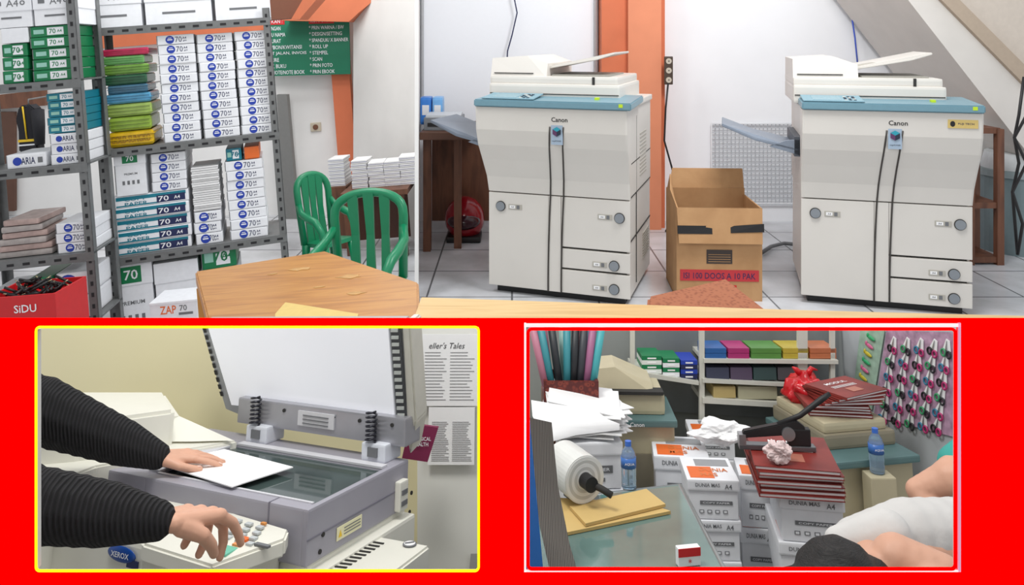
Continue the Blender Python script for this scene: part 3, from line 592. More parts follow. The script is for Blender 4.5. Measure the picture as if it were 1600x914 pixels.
def chair(S,loc,rz,w,zs,zh,label):
    P=[]
    b=B();b.loft([[( -w*.46,-w*.45,zs),(w*.46,-w*.45,zs),(w*.4,w*.42,zs-.02),(-w*.4,w*.42,zs-.02)],[(-w*.46,-w*.45,zs+.03),(w*.46,-w*.45,zs+.03),(w*.4,w*.42,zs+.01),(-w*.4,w*.42,zs+.01)]],CG);P.append(('seat',b))
    b=B();top=[]
    for i in range(17):
        a=PI*i/16;x=-w*.46*math.cos(a);z=zs+(zh-zs)*(.72+.28*math.sin(a)**.7) ;top.append((x,w*.5+.04*math.sin(a),z))
    b.tube([(-w*.42,w*.42,zs)]+top+[(w*.42,w*.42,zs)],.028,CG,10)
    for f in (-.2,0,.2):
        x=w*f;zt=zs+(zh-zs)*(.72+.28*math.sin(math.acos(-f/.44))**.7)
        b.loft([[(x-.03,w*.42,zs),(x+.03,w*.42,zs),(x+.03,w*.42+.015,zs),(x-.03,w*.42+.015,zs)],[(x-.024,w*.5,zs+(zh-zs)*.5),(x+.024,w*.5,zs+(zh-zs)*.5),(x+.024,w*.5+.015,zs+(zh-zs)*.5),(x-.024,w*.5+.015,zs+(zh-zs)*.5)],[(x*1.08-.034,w*.52,zt),(x*1.08+.034,w*.52,zt),(x*1.08+.034,w*.52+.015,zt),(x*1.08-.034,w*.52+.015,zt)]],CG)
    P.append(('backrest',b))
    for s in (-1,1):
        b=B();za=zs+(zh-zs)*.42;b.tube([(s*w*.45,w*.5,zs+(zh-zs)*.62),(s*w*.52,w*.3,za+.03),(s*w*.53,0,za),(s*w*.52,-w*.25,za-.02),(s*w*.48,-w*.42,za-.1),(s*w*.45,-w*.44,zs)],[.024,.026,.03,.03,.026,.024],CG,10);P.append(('armrest',b))
    for sx in (-1,1):
        for sy in (-1,1):
            b=B();b.tube([(sx*w*.4,sy*w*.38,zs),(sx*w*.47,sy*w*.5,0)],[.035,.022],CG,10);P.append(('leg',b))
    return thing(S,'plastic_chair',label,'chair',loc,P,rz=rz)
l2,w2,h2=UL.fit(512,298,630,400,4.7);zz=UL.d(570,302,4.7).z
chair(UL,(l2.x+.0,4.45,0),-10,w2*1.04,.62,zz,'green plastic armchair with slatted back behind the table')
zz=UL.d(505,272,6.2).z;l2,w2,h2=UL.fit(484,270,530,400,6.2)
chair(UL,(l2.x+.07,6.1,0),50,w2*1.35,.5,zz,'green plastic armchair turned sideways near the wall')
# ================= LOWER LEFT niche
h5=.5;ZG=2-h5;ZF=.95
A=LL.z(482,797,ZG);Dp=LL.z(150,730,ZG);Bp=LL.z(657,720,ZG)
ux=(A-Dp);La=ux.length;ux.normalize();uy=V((0,0,1)).cross(ux);Lb=(Bp-A).dot(uy)
rzc=math.degrees(math.atan2(ux.y,ux.x))
Mc=Matrix.Translation((A.x,A.y,ZF))@Matrix.Rotation(R(rzc),4,'Z');Mci=Mc.inverted();G=ZG-ZF
def cl(x,y,z):return Mci@LL.z(x,y,z+ZF)
def clp(x,y,ax,val):
    o=Mci@CAM;r=(Mci.to_3x3()@LL.ray(x,y));return o+r*((val-o[ax])/r[ax])
LIL=mt('lilac_grey_plastic',(158,156,166),.45,var=.03);OFFW=mt('off_white_plastic',(226,225,214),.4,var=.02);LILD=mt('lilac_dark',(122,120,132),.5)
P=[]
b=B();b.bb((-La-.25,.01,0),(-.004,Lb,G-.085),OFFW,.01);P.append(('copier_body',b))
b=B();gq=[cl(262,735,G),cl(372,694,G),cl(602,736,G),cl(472,789,G)]
gx0=(gq[0].x+gq[1].x)/2;gx1=(gq[2].x+gq[3].x)/2;gy0=(gq[0].y+gq[3].y)/2;gy1=(gq[1].y+gq[2].y)/2
b.bb((gx1,0,G-.09),(0,Lb,G),LIL,.004);b.bb((-La-.02,0,G-.09),(gx0,Lb,G),LIL,.004);b.bb((gx0-.002,0,G-.09),(gx1+.002,gy0,G),LIL,.004);b.bb((gx0-.002,gy1,G-.09),(gx1+.002,Lb,G),LIL,.004)
RL_=mt('rail_light',(205,205,210))
b.bb((gx0-.03,gy0,G),(gx0,gy1,G+.004),RL_);b.bb((gx0,gy1,G),(gx1,gy1+.02,G+.004),RL_);b.bb((gx0,gy0-.006,G),(gx1,gy0,G+.002),RL_)
for i,(x,y) in enumerate(((500,862),(640,800),(505,835),(643,770))):
    p=clp(x,y,0,.001);b.cyl(p,.004,.002,DARK,'X',seg=12)
b.bb((0,.0,G-.05),(.001,Lb,G-.047),LILD);b.bb((-.09,-.001,G-.09),(-.087,0,G),LILD);b.bb((-.09,0,G),(-.087,gy0,G+.0008),LILD)
P.append(('platen_frame',b))
b=B();b.bb((gx0,gy0,G-.008),(gx1,gy1,G-.004),mt('scanner_glass',(66,80,78),.04,0,.35,12));b.bb((gx0,gy0,G-.085),(gx1,gy1,G-.06),DARK)
P.append(('scanner_glass',b))
lb=B();p=clp(545,824,0,.0);lb.box((.0015,p.y,p.z),(.001,.075,.022),mt('warning_cream',(235,230,190)));lb.slab([(.0025,p.y-.033,p.z-.006),(.0025,p.y-.023,p.z-.006),(.0025,p.y-.028,p.z+.006)],(.0003,0,0),YEL)
for i in range(3):lb.box((.0025,p.y+.008,p.z+.005-i*.005),(.0004,.05,.0015),GREYINK)
P.append(('warning_label',lb))
b=B();b.bb((-.02,.02,0),(.02,Lb,G-.10),OFFW,.006);P.append(('side_panel',b))
zo=G-.105;q=[cl(452,888,zo),cl(560,832,zo),cl(672,852,zo),cl(590,915,zo),cl(440,915,zo)]
b=B();b.slab(q,(0,0,-.12),OFFW,.004);P.append(('output_cover',b))
b=B();q=[cl(470,890,zo),cl(556,838,zo),cl(640,852,zo),cl(570,900,zo)]
def bil(q,u,v):return (q[0]*(1-u)+q[1]*u)*(1-v)+(q[3]*(1-u)+q[2]*u)*v
for i in range(10):
    u0=.04+i*.095;e_=V((0,0,.0008))
    b.slab([bil(q,u0,.02)+e_,bil(q,u0+.03,.02)+e_,bil(q,u0+.03,.6)+e_,bil(q,u0,.6)+e_],(0,0,.001),DARK)
P.append(('vent_slots',b))
b=B();c_=cl(640,852,zo);b.cyl(c_+V((0,0,.002)),.013,.002,GREYINK,seg=24);b.cyl(c_+V((0,0,.0035)),.0105,.001,PAPER,seg=24);b.box(c_+V((0,0,.005)),(.018,.003,.001),GREYINK,rot=(0,0,45))
P.append(('warning_symbol',b))
b=B();b.bb((.0,Lb-.05,G-.085),(.014,Lb-.02,G-.03),OFFW,.003)
for i in range(2):b.bb((.014,Lb-.045,G-.075+i*.02),(.016,Lb-.025,G-.066+i*.02),GREYINK)
P.append(('side_latch',b))
b=B();zt=G+.012;q=[cl(40,700,zt),cl(262,668,zt),cl(372,688,zt),cl(255,708,zt),cl(150,728,zt),cl(40,770,zt)];b.slab(q,(0,0,-.3),OFFW,.004)
zt=G+.085;q=[cl(30,648,zt),cl(112,612,zt),cl(258,612,zt),cl(274,640,zt),cl(130,660,zt),cl(30,668,zt)];b.slab(q,(0,0,-.3),OFFW,.008)
P.append(('document_output_deck',b))
b=B();q=[cl(258,618,G+.08),cl(280,650,G+.05),cl(320,668,G+.03),cl(365,688,G+.016),cl(300,690,G+.016),cl(210,690,G+.016),cl(140,672,G+.06),cl(140,655,G+.08)]
b.poly(q,OFFW)
P.append(('deck_ramp',b))
zc=G-.03;q=[cl(236,775,zc),cl(262,770,zc),cl(452,826,zc),cl(446,842,zc-.005),cl(330,884,zc-.02),cl(222,850,zc-.02)]
b=B();b.slab(q,(0,0,-.028),OFFW,.004)
P.append(('control_panel',b))
def pz(x,y):
    t=min(1,max(0,(y-(768+(x-250)*.29))/60.));return zc-.017*t+.003
def but(x,y,w,h,mat,hh=.004):
    bt=B();p=cl(x,y,pz(x,y));bt.box((p.x,p.y,p.z),(w,h,hh),mat,.001);P.append(('button',bt))
but(350,860,.036,.030,mt('start_green',(110,190,165)));but(381,842,.02,.012,ORANGE);but(372,851,.018,.010,mt('stop_orange',(235,150,90)))
for i in range(4):
    for j in range(3):but(372+j*17-i*5,814+j*5+i*8.5,.013,.010,mt('key_pale',(190,195,196)))
for i in range(4):but(325-i*3,796+i*7,.014,.006,mt('key_grey',(175,175,172)))
for x,y in ((350,804),(330,788),(412,818)):but(x,y,.010,.006,mt('key_orange',(225,150,80)))
but(410,852,.03,.008,GREYINK)
yf_=(cl(300,868,G-.06)).y
b=B();b.bb((-La-.3,yf_,0),(-.06,.005,G-.062),OFFW,.008)
b.bb((-La-.3,yf_+.01,G-.063),(-La*.55,.0,G-.056),LIL,.003);P.append(('front_body',b))
b=B();p=clp(190,866,1,yf_-.004);b.ell((p.x,p.y-.0,p.z),(.036,.003,.013),mt('oval_blue',(20,70,150),.3));b.text('XEROX',(p.x,p.y-.004,p.z),.009,WHITE,.045)
P.append(('brand_badge',b))
b=B();p2=clp(207,882,1,yf_-.004);b.box(p2,(.028,.002,.012),NAVY);P.append(('model_badge',b))
b=B();h0=clp(378,683,1,Lb-.01);h1=clp(640,716,1,Lb-.01)
GM=mt('hinge_metal',(170,170,176),.35,.5)
b.bb((h0.x,Lb-.03,G+.03),(h1.x,Lb+.03,G+.085),GM,.004)
for t in (.1,.3,.45,.6,.75,.93):b.cyl((h0.x+(h1.x-h0.x)*t,Lb-.031,G+.07),.004,.003,DARK,'Y',seg=10)
xm=h0.x+(h1.x-h0.x)*.5;b.bb((xm-.05,Lb-.034,G+.045),(xm+.05,Lb-.03,G+.075),mt('plate_light',(205,205,208),.4));
for i in range(3):b.bb((xm-.035,Lb-.036,G+.05+i*.008),(xm+.035,Lb-.034,G+.052+i*.008),GREYINK)
hp_=[]
for t in (.17,.86):
    x=h0.x+(h1.x-h0.x)*t;k=B();k.bb((x-.03,Lb-.05,G),(x+.03,Lb+.01,G+.035),mt('bracket_white',(222,226,234),.4),.004);k.bb((x-.012,Lb-.054,G+.01),(x+.012,Lb-.05,G+.028),GREYINK);hp_.append(('bracket',k))
    k=B()
    pts_=[(x-.01+.011*math.cos(i*.8),Lb-.046+.011*math.sin(i*.8),G+.036+i*.0011) for i in range(56)];k.tube(pts_,.0022,mt('spring_dark',(50,50,58),.3,.6),6);hp_.append(('spring',k))
P.append(('hinge',b,None,None,hp_))
n_=V((0,-1,-.30)).normalized();p0=V((0,Lb+.0,G+.07))
def lidp(x,y):
    o=Mci@CAM;r=Mci.to_3x3()@LL.ray(x,y);return o+r*((p0-o).dot(n_)/r.dot(n_))
back=-n_
LW=mt('lid_pad_white_glow',(246,248,253),.5,var=.01,em=.2)  # pad brightened by its own emission, though it is no lamp
lid=B();lid.slab([lidp(312,505),lidp(626,505),lidp(640,668),lidp(636,700),lidp(388,655),lidp(352,640)],back*.04,mt('lid_grey_frame',(165,168,170),.4),.003)
pad=B();pad.slab([lidp(326,505)-back*.001,lidp(608,505)-back*.001,lidp(619,656)-back*.001,lidp(364,631)-back*.001],-back*.004,LW)
ed=B();ed.slab([lidp(611,505)-back*.001,lidp(627,505)-back*.001,lidp(637,665)-back*.001,lidp(622,658)-back*.001],-back*.003,mt('lid_dark_edge',(70,72,75),.5))
for i in range(13):
    y=512+i*11;ed.slab([lidp(613+i*.85,y)-back*.0045,lidp(624+i*.85,y)-back*.0045,lidp(624+i*.85,y+5)-back*.0045,lidp(613+i*.85,y+5)-back*.0045],-back*.002,mt('slot_light',(200,205,200)))
e2_=B()
for i in range(10):
    y=512+i*11;e2_.slab([lidp(318+i*2.9,y)-back*.002,lidp(322+i*2.9,y)-back*.002,lidp(324+i*2.9,y+7)-back*.002,lidp(320+i*2.9,y+7)-back*.002],-back*.001,DARK)
sd=B();sd.slab([lidp(627,505),lidp(640,505),lidp(650,660),lidp(640,712),lidp(636,690)],back*.05,mt('lid_shell',(212,210,198),.4),.004)
P.append(('lid',lid,None,None,[('white_pad',pad),('slotted_edge',ed),('slotted_edge',e2_),('lid_shell',sd)]))
o=obj('photocopier',None);o['label']='opened photocopier with raised lid, lilac-grey scanner bed and white body';o['category']='photocopier'
o.matrix_world=LL.M@Mc;addparts(o,P)
zz=ZG+.006
b=B();b.slab([LL.z(250,727,zz),LL.z(350,703,zz),LL.z(458,731,zz),LL.z(362,762,zz)],(0,0,.002),mt('bright_paper',(248,248,248),.6,var=.01));thing(LL,'paper_sheet','blank white sheet placed on the scanner glass','paper',(0,0,0),b)
b=B();b.slab([LL.d(20,503,2.15),LL.d(652,503,2.15),LL.d(652,900,2.15),LL.d(20,900,2.15)],(0,.02,0),mt('olive_cream_wall',(222,214,176),.85,var=.05,sc=2));struct(LL,'wall_back',b)
b=B();b.slab([LL.d(652,503,2.1),LL.d(790,503,2.1),LL.d(790,915,2.1),LL.d(652,915,2.1)],(0,.02,0),mt('pale_grey_wall',(226,226,220),.85,var=.03,sc=2));struct(LL,'wall_right',b)
b=B();b.bb((-1.8,1.0,ZF-.02),(.2,2.12,ZF),mt('niche_floor',(170,168,160),.7));struct(LL,'floor',b)
def poster(x0,y0,x1,y1,name,label,title,n,mat=PAPER):
    a=LL.d(x0,y1,2.085);c=LL.d(x1,y0,2.085);w=c.x-a.x;h=c.z-a.z;b=B();b.bb((0,0,0),(w,.002,h),mat)
    t=B();INK=mt('soft_ink',(150,150,152),var=0)
    if title:t.text(title,(w*.46,-.001,h*.84),h*.085,mt('title_ink',(70,70,72)),w*.62,italic=.3,bold=0)
    for i in range(n):
        l=w*random.uniform(.6,.85);t.bb((w*.08,-.0012,h*(.74-i*.7/n)),(w*.08+l*.45,-.0004,h*(.74-i*.7/n)+h*.007),INK);t.bb((w*.52,-.0012,h*(.74-i*.7/n)),(w*.52+l*.5,-.0004,h*(.74-i*.7/n)+h*.007),INK)
    thing(LL,name,label,'poster',(a.x,2.083,a.z),[('sheet',b),('print',t)])
poster(655,522,747,634,'wall_poster','printed white poster with italic heading on the wall',"eller's Tales",16)
poster(668,636,742,726,'wall_poster','white printed page of small text on the wall',None,22)
b=B();MG=mt('magenta_dark',(125,35,75),.5)
b.slab([LL.d(640,662,1.98),LL.d(685,668,1.98),LL.d(668,722,1.98),LL.d(628,716,1.98)],(0,.012,0),MG);b.text('MESSICAL\nHEALTH',LL.d(660,690,1.975),.02,WHITE,.04);thing(LL,'leaflet','magenta leaflet standing behind the copier','leaflet',(0,0,0),b)
# arms
SKIN=mt('skin',(214,164,138),.5,var=.06,sc=25,bump=.15);NAIL=mt('nail',(232,192,174),.3)
KNIT=pattern('black_ribbed_knit','wave',[(0,(10,10,12)),(.5,(24,23,26)),(1,(34,33,37))],(1,.2,.2),.9,bump=.8,dist=.8,ns=62)
def capsule(bm,p,q,r1,r2):
    p=V(p);q=V(q);d=q-p;L=d.length;n=max(1,int(L/(min(r1,r2)*.5)))
    for i in range(n+1):
        t=i/n;bmesh.ops.create_icosphere(bm,subdivisions=2,radius=r1*(1-t)+r2*t,matrix=Matrix.Translation(p+d*t))
def fuse(bm,vox,name,mats,smooth=4):
    m=bpy.data.meshes.new('f');bm.to_mesh(m);bm.free();o=bpy.data.objects.new('f',m);col.objects.link(o)
    md=o.modifiers.new('r','REMESH');md.mode='VOXEL';md.voxel_size=vox
    ms=o.modifiers.new('s','SMOOTH');ms.iterations=smooth;ms.factor=.5
    dg=bpy.context.evaluated_depsgraph_get();me=bpy.data.meshes.new_from_object(o.evaluated_get(dg));bpy.data.objects.remove(o);bpy.data.meshes.remove(m)
    me.name=name;me.materials.clear()
    for x in mats:me.materials.append(x)
    for f in me.polygons:f.use_smooth=True;f.material_index=0
    return me
def hand(bm,w,f,s,u,L,curls,spread=.10,thumb=None):
    f=V(f).normalized();u=V(u);u=(u-f*u.dot(f)).normalized();s0=V(s);s=u.cross(f);s=s if s.dot(s0)>0 else -s
    P=lambda x,y,z:w+f*x*L+s*y*L+u*z*L
    bases=[(.49,.17),(.52,.06),(.50,-.055),(.45,-.16)];lens=[.40,.45,.41,.32];nails=[]
    for i,(bx,by) in enumerate(bases):
        capsule(bm,P(0,by*.55,0),P(bx,by,.015),.080*L,.060*L)
        capsule(bm,P(bx-.02,by,.022),P(bx+.01,by,.018),.058*L,.056*L)
        ang=math.atan2(by,1)*spread*10;d=(f*math.cos(ang)+s*math.sin(ang)).normalized()
        p=P(bx,by,.01);seg=[.45,.32,.25];a=0;r=[.054,.049,.044,.037]
        for k in range(3):
            a+=R(curls[i][k]);dd=d*math.cos(a)-u*math.sin(a);q=p+dd*seg[k]*lens[i]*L
            capsule(bm,p,q,r[k]*L,r[k+1]*L);
            if k==2:nails.append((p*.25+q*.75+(d*math.sin(a)+u*math.cos(a))*.034*L,dd,d*math.sin(a)+u*math.cos(a)))
            p=q
    capsule(bm,P(.22,-.08,0),P(.22,.08,0),.08*L,.08*L)
    t=thumb or [(.08,.13,-.02),(.27,.27,-.05),(.42,.33,-.07),(.53,.35,-.09)]
    rs=[.085,.064,.054,.043];pp=[P(*x) for x in t]
    for k in range(3):capsule(bm,pp[k],pp[k+1],rs[k]*L,rs[k+1]*L)
    nails.append((pp[3]+u*.038*L-(pp[3]-pp[2])*.2,(pp[3]-pp[2]).normalized(),u))
    return nails
w1=LL.z(250,714,ZG+.035);t1=LL.z(352,713,ZG+.016)
w2_=LL.z(258,815,ZG+.055);t2=LL.z(364,838,ZG-.018)
bm=bmesh.new()
nl=hand(bm,w1,(t1-w1),(0,-1,0),(0,-.1,1),(t1-w1).length*1.0,[(4,8,6),(3,8,6),(4,10,8),(5,12,8)],.11,[(.08,.12,-.02),(.25,.26,-.05),(.42,.30,-.07),(.56,.30,-.08)])
L2=(t2-w2_).length*1.02
nl+=hand(bm,w2_,(t2-w2_)+V((0,0,.040)),(0,-1,0),(0,.0,1),L2,[(22,22,12),(32,40,22),(38,52,30),(42,52,30)],.08,[(.08,.12,-.03),(.24,.22,-.10),(.38,.22,-.19),(.48,.19,-.27)])
e1=LL.d(60,640,1.55);e2=LL.d(60,790,1.16);s1=LL.d(-140,600,1.5);s2=LL.d(-160,760,1.15)
capsule(bm,w1,w1+(e1-w1)*.3,.0205,.028);capsule(bm,w1+(e1-w1)*.3,e1,.028,.036);capsule(bm,e1,s1,.036,.045)
capsule(bm,w2_,w2_+(e2-w2_)*.3,.0185,.025);capsule(bm,w2_+(e2-w2_)*.3,e2,.025,.034);capsule(bm,e2,s2,.034,.045);capsule(bm,s1,s2,.08,.08)
hips=V((s1.x-.05,(s1.y+s2.y)/2,1.05));capsule(bm,(s1+s2)/2,hips,.1,.09)
body=fuse(bm,.0022,'person',[SKIN],3)
bm=bmesh.new()
k1=w1+(e1-w1)*.03
capsule(bm,k1,k1+(e1-k1)*.3,.0265,.042);capsule(bm,k1+(e1-k1)*.3,e1,.042,.060);capsule(bm,e1,s1,.060,.075)
k2=w2_+(e2-w2_)*.08
capsule(bm,k2,w2_+(e2-w2_)*.5,.029,.043);capsule(bm,w2_+(e2-w2_)*.5,e2,.043,.048);capsule(bm,e2,s2,.048,.07);capsule(bm,s1,s2,.11,.11);capsule(bm,(s1+s2)/2,hips,.14,.12)
sw=fuse(bm,.004,'sweater',[KNIT],3)
o=obj('person',body);o.matrix_world=LL.M;o['label']='person in a black knitted sweater pressing copier buttons and holding paper';o['category']='person'
addparts(o,[('sweater',sw,None,'black ribbed knitted sweater')])
for p,d,u in nl:
    nb=B();M=Matrix.Translation(p);z=u.normalized();x=d.normalized();y=z.cross(x)
    rotm=Matrix((x,y,z)).transposed().to_4x4();bb_=bmesh.new();bmesh.ops.create_uvsphere(bb_,u_segments=10,v_segments=6,radius=1);bmesh.ops.scale(bb_,vec=(.005,.0038,.0012),verts=bb_.verts);nb.add(bb_,NAIL,M@rotm,True);addparts(o,[('fingernail',nb)])
# ================= LOWER RIGHT niche
FZ=1.02
b=B();b.bb((-.1,1.1,FZ-.02),(1.75,2.5,FZ),mt('grey_shop_floor',(120,120,118),.6));struct(LR,'floor',b)
b=B();b.slab([LR.d(800,500,2.46),LR.d(1520,500,2.46),LR.d(1520,910,2.46),LR.d(800,910,2.46)],(0,.02,0),mt('shop_wall_grey',(150,154,152),.8,var=.1,sc=3));struct(LR,'wall_back',b)
pa=LR.d(1316,500,2.44);pb=LR.d(1560,500,1.9);pa=V((pa.x,pa.y,0));pb=V((pb.x,pb.y,0))
b=B();zt2=LR.d(1316,503,2.44).z;b.slab([pa+V((0,0,zt2)),pb+V((0,0,LR.d(1560,503,1.9).z)),pb+V((0,0,FZ)),pa+V((0,0,FZ))],(0,.01,0),mt('shop_wall_side',(190,196,200),.8,var=.04));struct(LR,'wall_right',b)
SH2=mt('shelf_cream',(205,205,195),.5);RKD=2.3
def slabpx(S,b,pts,d,off,mat,bev=0):b.slab([S.d(x,y,d) for x,y in pts],off,mat,bev)
P=[]
for x0,x1,y1 in ((1093,1101,680),(1247,1262,640),(1298,1305,650),(985,992,640)):
    b=B();slabpx(LR,b,[(x0,503),(x1,503),(x1,y1),(x0,y1)],RKD,(0,.012,0),SH2);P.append(('post',b))
for pts in (([(1100,561),(1310,563),(1310,569),(1100,567)]),([(1098,592),(1250,600),(1250,605),(1098,598)]),([(1098,622),(1310,634),(1310,642),(1098,630)]),([(992,580),(1092,596),(1092,602),(992,587)])):
    b=B();slabpx(LR,b,pts,RKD-.01,(0,.14,0),SH2);P.append(('shelf',b))
b=B();slabpx(LR,b,[(992,503),(1310,503),(1310,660),(992,640)],2.43,(0,.01,0),mt('shelf_back_grey',(125,130,132),.5,var=.2,sc=8));P.append(('back_panel',b))
thing(LR,'display_shelf','cream metal display shelving with coloured paper packs','shelf',(0,0,0),P)
def pack(x0,y0,x1,y1,d,mat,name,label,grp,D=.09,lab=True):
    l,w,h=LR.fit(x0,y0,x1,y1,d);b=B();b.bb((-w/2,0,0),(w/2,D,h),mat,min(w,h)*.08)
    if lab:b.bb((-w*.22,-.001,h*.3),(w*.22,0,h*.6),PAPER)
    return thing(LR,name,label,'paper pack',l,b,group=grp)
cs=[((1102,1136),(40,95,160),'blue'),((1138,1172),(170,45,110),'magenta'),((1174,1222),(85,140,65),'green'),((1224,1264),(190,170,60),'yellow'),((1266,1308),(190,110,70),'orange')]
for (x0,x1),c,nm in cs:
    for k in range(2):pack(x0,544+k*8.5,x1-1,552+k*8.5,RKD,mt('pk_'+nm,c,.4,var=.2),'paper_pack',nm+' pack of coloured paper on the display shelf','coloured packs on the display shelf',lab=False)
for k in range(4):
    pack(1003,556+k*7,1034,563+k*7,RKD,mt('pk_white',(225,230,225)) if k%2 else GREEN,'paper_pack','green and white paper pack on the shelf','packs on the side shelf')
    pack(1036,560+k*7.3,1062,567+k*7.3,RKD,WHITE if k%2 else GREEN,'paper_pack','green and white paper pack on the shelf','packs on the side shelf');pack(1064,563+k*7.3,1090,570+k*7.3,RKD,NAVY if k%2 else BLUE,'paper_pack','blue paper pack on the side shelf','packs on the side shelf')
for i,(x0,x1,c) in enumerate(((1104,1140,(60,64,85)),(1142,1176,(85,72,95)),(1178,1214,(55,78,78)),(1216,1246,(80,80,85)))):
    pack(x0,574,x1,594,RKD,mt('dk%d'%i,c,.6),'file_box','dark file box on the display shelf','file boxes on the display shelf',lab=False)
pack(1115,604,1150,622,RKD,mt('straw',(185,165,110)),'paper_pack','straw coloured paper pack on the low shelf','packs on the lower display shelf',lab=False);pack(1154,604,1215,624,RKD,mt('straw2',(175,172,145)),'paper_pack','pale paper pack on the low shelf','packs on the lower display shelf',lab=False)
l,w,h=LR.fit(1226,572,1294,636,2.2);RB=mt('red_bag_plastic',(205,25,35),.2,var=.4,sc=30)
bm=bmesh.new();bmesh.ops.create_icosphere(bm,subdivisions=4,radius=1)
for v in bm.verts:
    n=v.co.copy();k=1+.35*noise.noise(n*2.2)+.12*noise.noise(n*6);top_=max(0,n.z)
    v.co=V((n.x*w*.46*k*(1-.35*top_**2),n.y*.055*k,h*.42+n.z*h*.42*k))
b=B();b.add(bm,RB,None,True)
k=B();k.tube([(-w*.05,.0,h*.75),(-w*.2,.0,h*.92),(-w*.28,.0,h*.98)],[.010,.007,.002],RB,8);k2_=B();k2_.tube([(w*.03,.0,h*.75),(w*.16,.0,h*.95),(w*.3,.0,h*.9)],[.010,.007,.002],RB,8)
thing(LR,'plastic_bag','red plastic bag knotted at the top','plastic bag',l,[('bag_body',b),('handle',k),('handle',k2_)])
BG=mt('old_beige',(190,180,150),.5,var=.06);BG2=mt('old_beige_dark',(140,132,112),.5);TEALD=mt('old_teal',(88,118,118),.5)
l,w,h=LR.fit(905,585,1052,700,2.12)
P=[]
top=LR.d(960,648,2.12).z;hh=top-FZ
b=B();b.bb((-w*.5,0,0),(w*.5,.18,hh*.94),BG,.006);b.bb((-w*.1,-.003,hh*.4),(w*.46,0,hh*.7),BG2,.002);P.append(('copier_body',b))
b=B();b.bb((-w*.52,-.02,hh*.94),(w*.52,.18,hh),TEALD,.004);b.text('Canon',(w*.1,-.022,hh*.965),.010,PAPER);P.append(('top_deck',b))
b=B();b.bb((-w*.5,.02,hh),(w*.42,.18,hh+.05),BG,.01);b.loft([[(-w*.5,.03,hh+.05),(-w*.5,.17,hh+.05),(-w*.5,.17,hh+.10),(-w*.5,.05,hh+.10)],[(-w*.1,.03,hh+.05),(-w*.1,.17,hh+.05),(-w*.1,.17,hh+.11),(-w*.1,.05,hh+.11)],[(w*.3,.03,hh+.05),(w*.3,.17,hh+.05),(w*.3,.17,hh+.07),(w*.3,.05,hh+.07)]],BG);b.bb((-w*.2,.01,hh+.052),(w*.4,.05,hh+.06),DARK);P.append(('document_feeder',b))
thing(LR,'photocopier','old beige photocopier with a teal top rim','photocopier',(l.x,2.1,FZ),P,rz=-3)
l,w,h=LR.fit(1300,700,1440,800,1.98);top=LR.d(1370,712,1.98).z;hh=top-FZ
P=[]
b=B();b.bb((-w*.5,0,0),(w*.5,.3,hh*.93),BG,.006);P.append(('copier_body',b))
b=B();b.bb((-w*.53,-.02,hh*.93),(w*.53,.3,hh),TEALD,.004);P.append(('top_deck',b))
b=B();b.bb((-w*.45,.05,hh),(w*.48,.29,hh+.035),BG2,.008);b.bb((-w*.42,.06,hh+.035),(w*.4,.28,hh+.06),BG,.008);P.append(('document_feeder',b))
thing(LR,'photocopier','old beige photocopier with teal rim loaded with red books','photocopier',(l.x,1.98,FZ),P,rz=12)
RC=pattern('red_book_cover','noise',[(.35,(112,34,30)),(.65,(146,52,44))],(1,1,1),.5,ns=9,dist=.3)
def book(w,d,h,mat=RC,edge=PAPER,title=True):
    b=B();b.bb((-w/2+.002,.002,.0015),(w/2-.002,d-.002,h-.0015),edge);b.bb((-w/2,0,0),(w/2,d,.0015),mat);b.bb((-w/2,0,h-.0015),(w/2,d,h),mat);b.bb((-w/2,.0,0),(-w/2+.002,d,h),mat)
    if title:
        b.text('MODUL',(0,d*.75,h+.0006),d*.1,PAPER,w*.5,M=Matrix.Identity(4));b.box((0,d*.3,h+.0006),(w*.25,d*.22,.0006),mt('cover_light',(176,110,92)))
        for k in range(3):b.box((0,d*(.58-.04*k),h+.0006),(w*.55,d*.012,.0006),PAPER)
    return b.mesh('red_book')
mb=book(.155,.13,.007);base=V((l.x-.045,2.06,FZ+hh+.061));o=None
for i in range(4):
    q=base+V((random.uniform(-.008,.008),random.uniform(-.006,.006),.0074*i));r=-8+random.uniform(-6,6)
    o=thing(LR,'red_book','dark red paper-covered book on the copier','book',q,mb,rz=r,group='red books on the copier') if o is None else dup(o,LR,q,r)
for i in range(4):dup(o,LR,base+V((.035+.012*i,-.01,.0074*4+.002+i*.0075)),rot=(0,0,4+8*i))
GC='white paper cartons stacked on the shop floor'
def colstack(x0,x1,yt,hpx,d,rz,style='mas',D=None):
    l,w,h=LR.fit(x0,yt,x1,yt+hpx,d);ztop=LR.d((x0+x1)/2,yt,d).z;n=max(1,int(round((ztop-FZ)/h)));hh=(ztop-FZ)/n;o=None
    for i in range(n):
        q=V((l.x+random.uniform(-.003,.003),d,FZ+i*hh));
        if o is None:o=thing(LR,'paper_carton','white A4 paper carton with orange and grey print','carton',q,carton_parts(w*.97,D or w*1.0,hh*.985,style),rz=rz,group=GC)
        else:dup(o,LR,q,rz+random.uniform(-2,2))
    return ztop,w,l
colstack(1024,1108,712,72,2.0,-6)
colstack(1078,1156,748,72,1.82,-4,D=.12)
colstack(1158,1216,742,70,1.9,-8,D=.1)
zs_,ws_,ls_=colstack(1222,1318,776,76,1.70,-10,D=.17)
colstack(1080,1150,672,50,2.2,-5,D=.08)
mb2=book(.168,.19,.008,title=True);o=None
bx=LR.d(1255,776,1.70)
for i in range(7):
    q=V((bx.x-.012+random.uniform(-.006,.006),1.68+random.uniform(-.006,.006),zs_+.002+i*.0085));r=-10+random.uniform(-3,3)
    o=thing(LR,'red_book','dark red paper-covered book in a stack','book',q,mb2,rz=r,group='red books stacked on the cartons') if o is None else dup(o,LR,q,r)
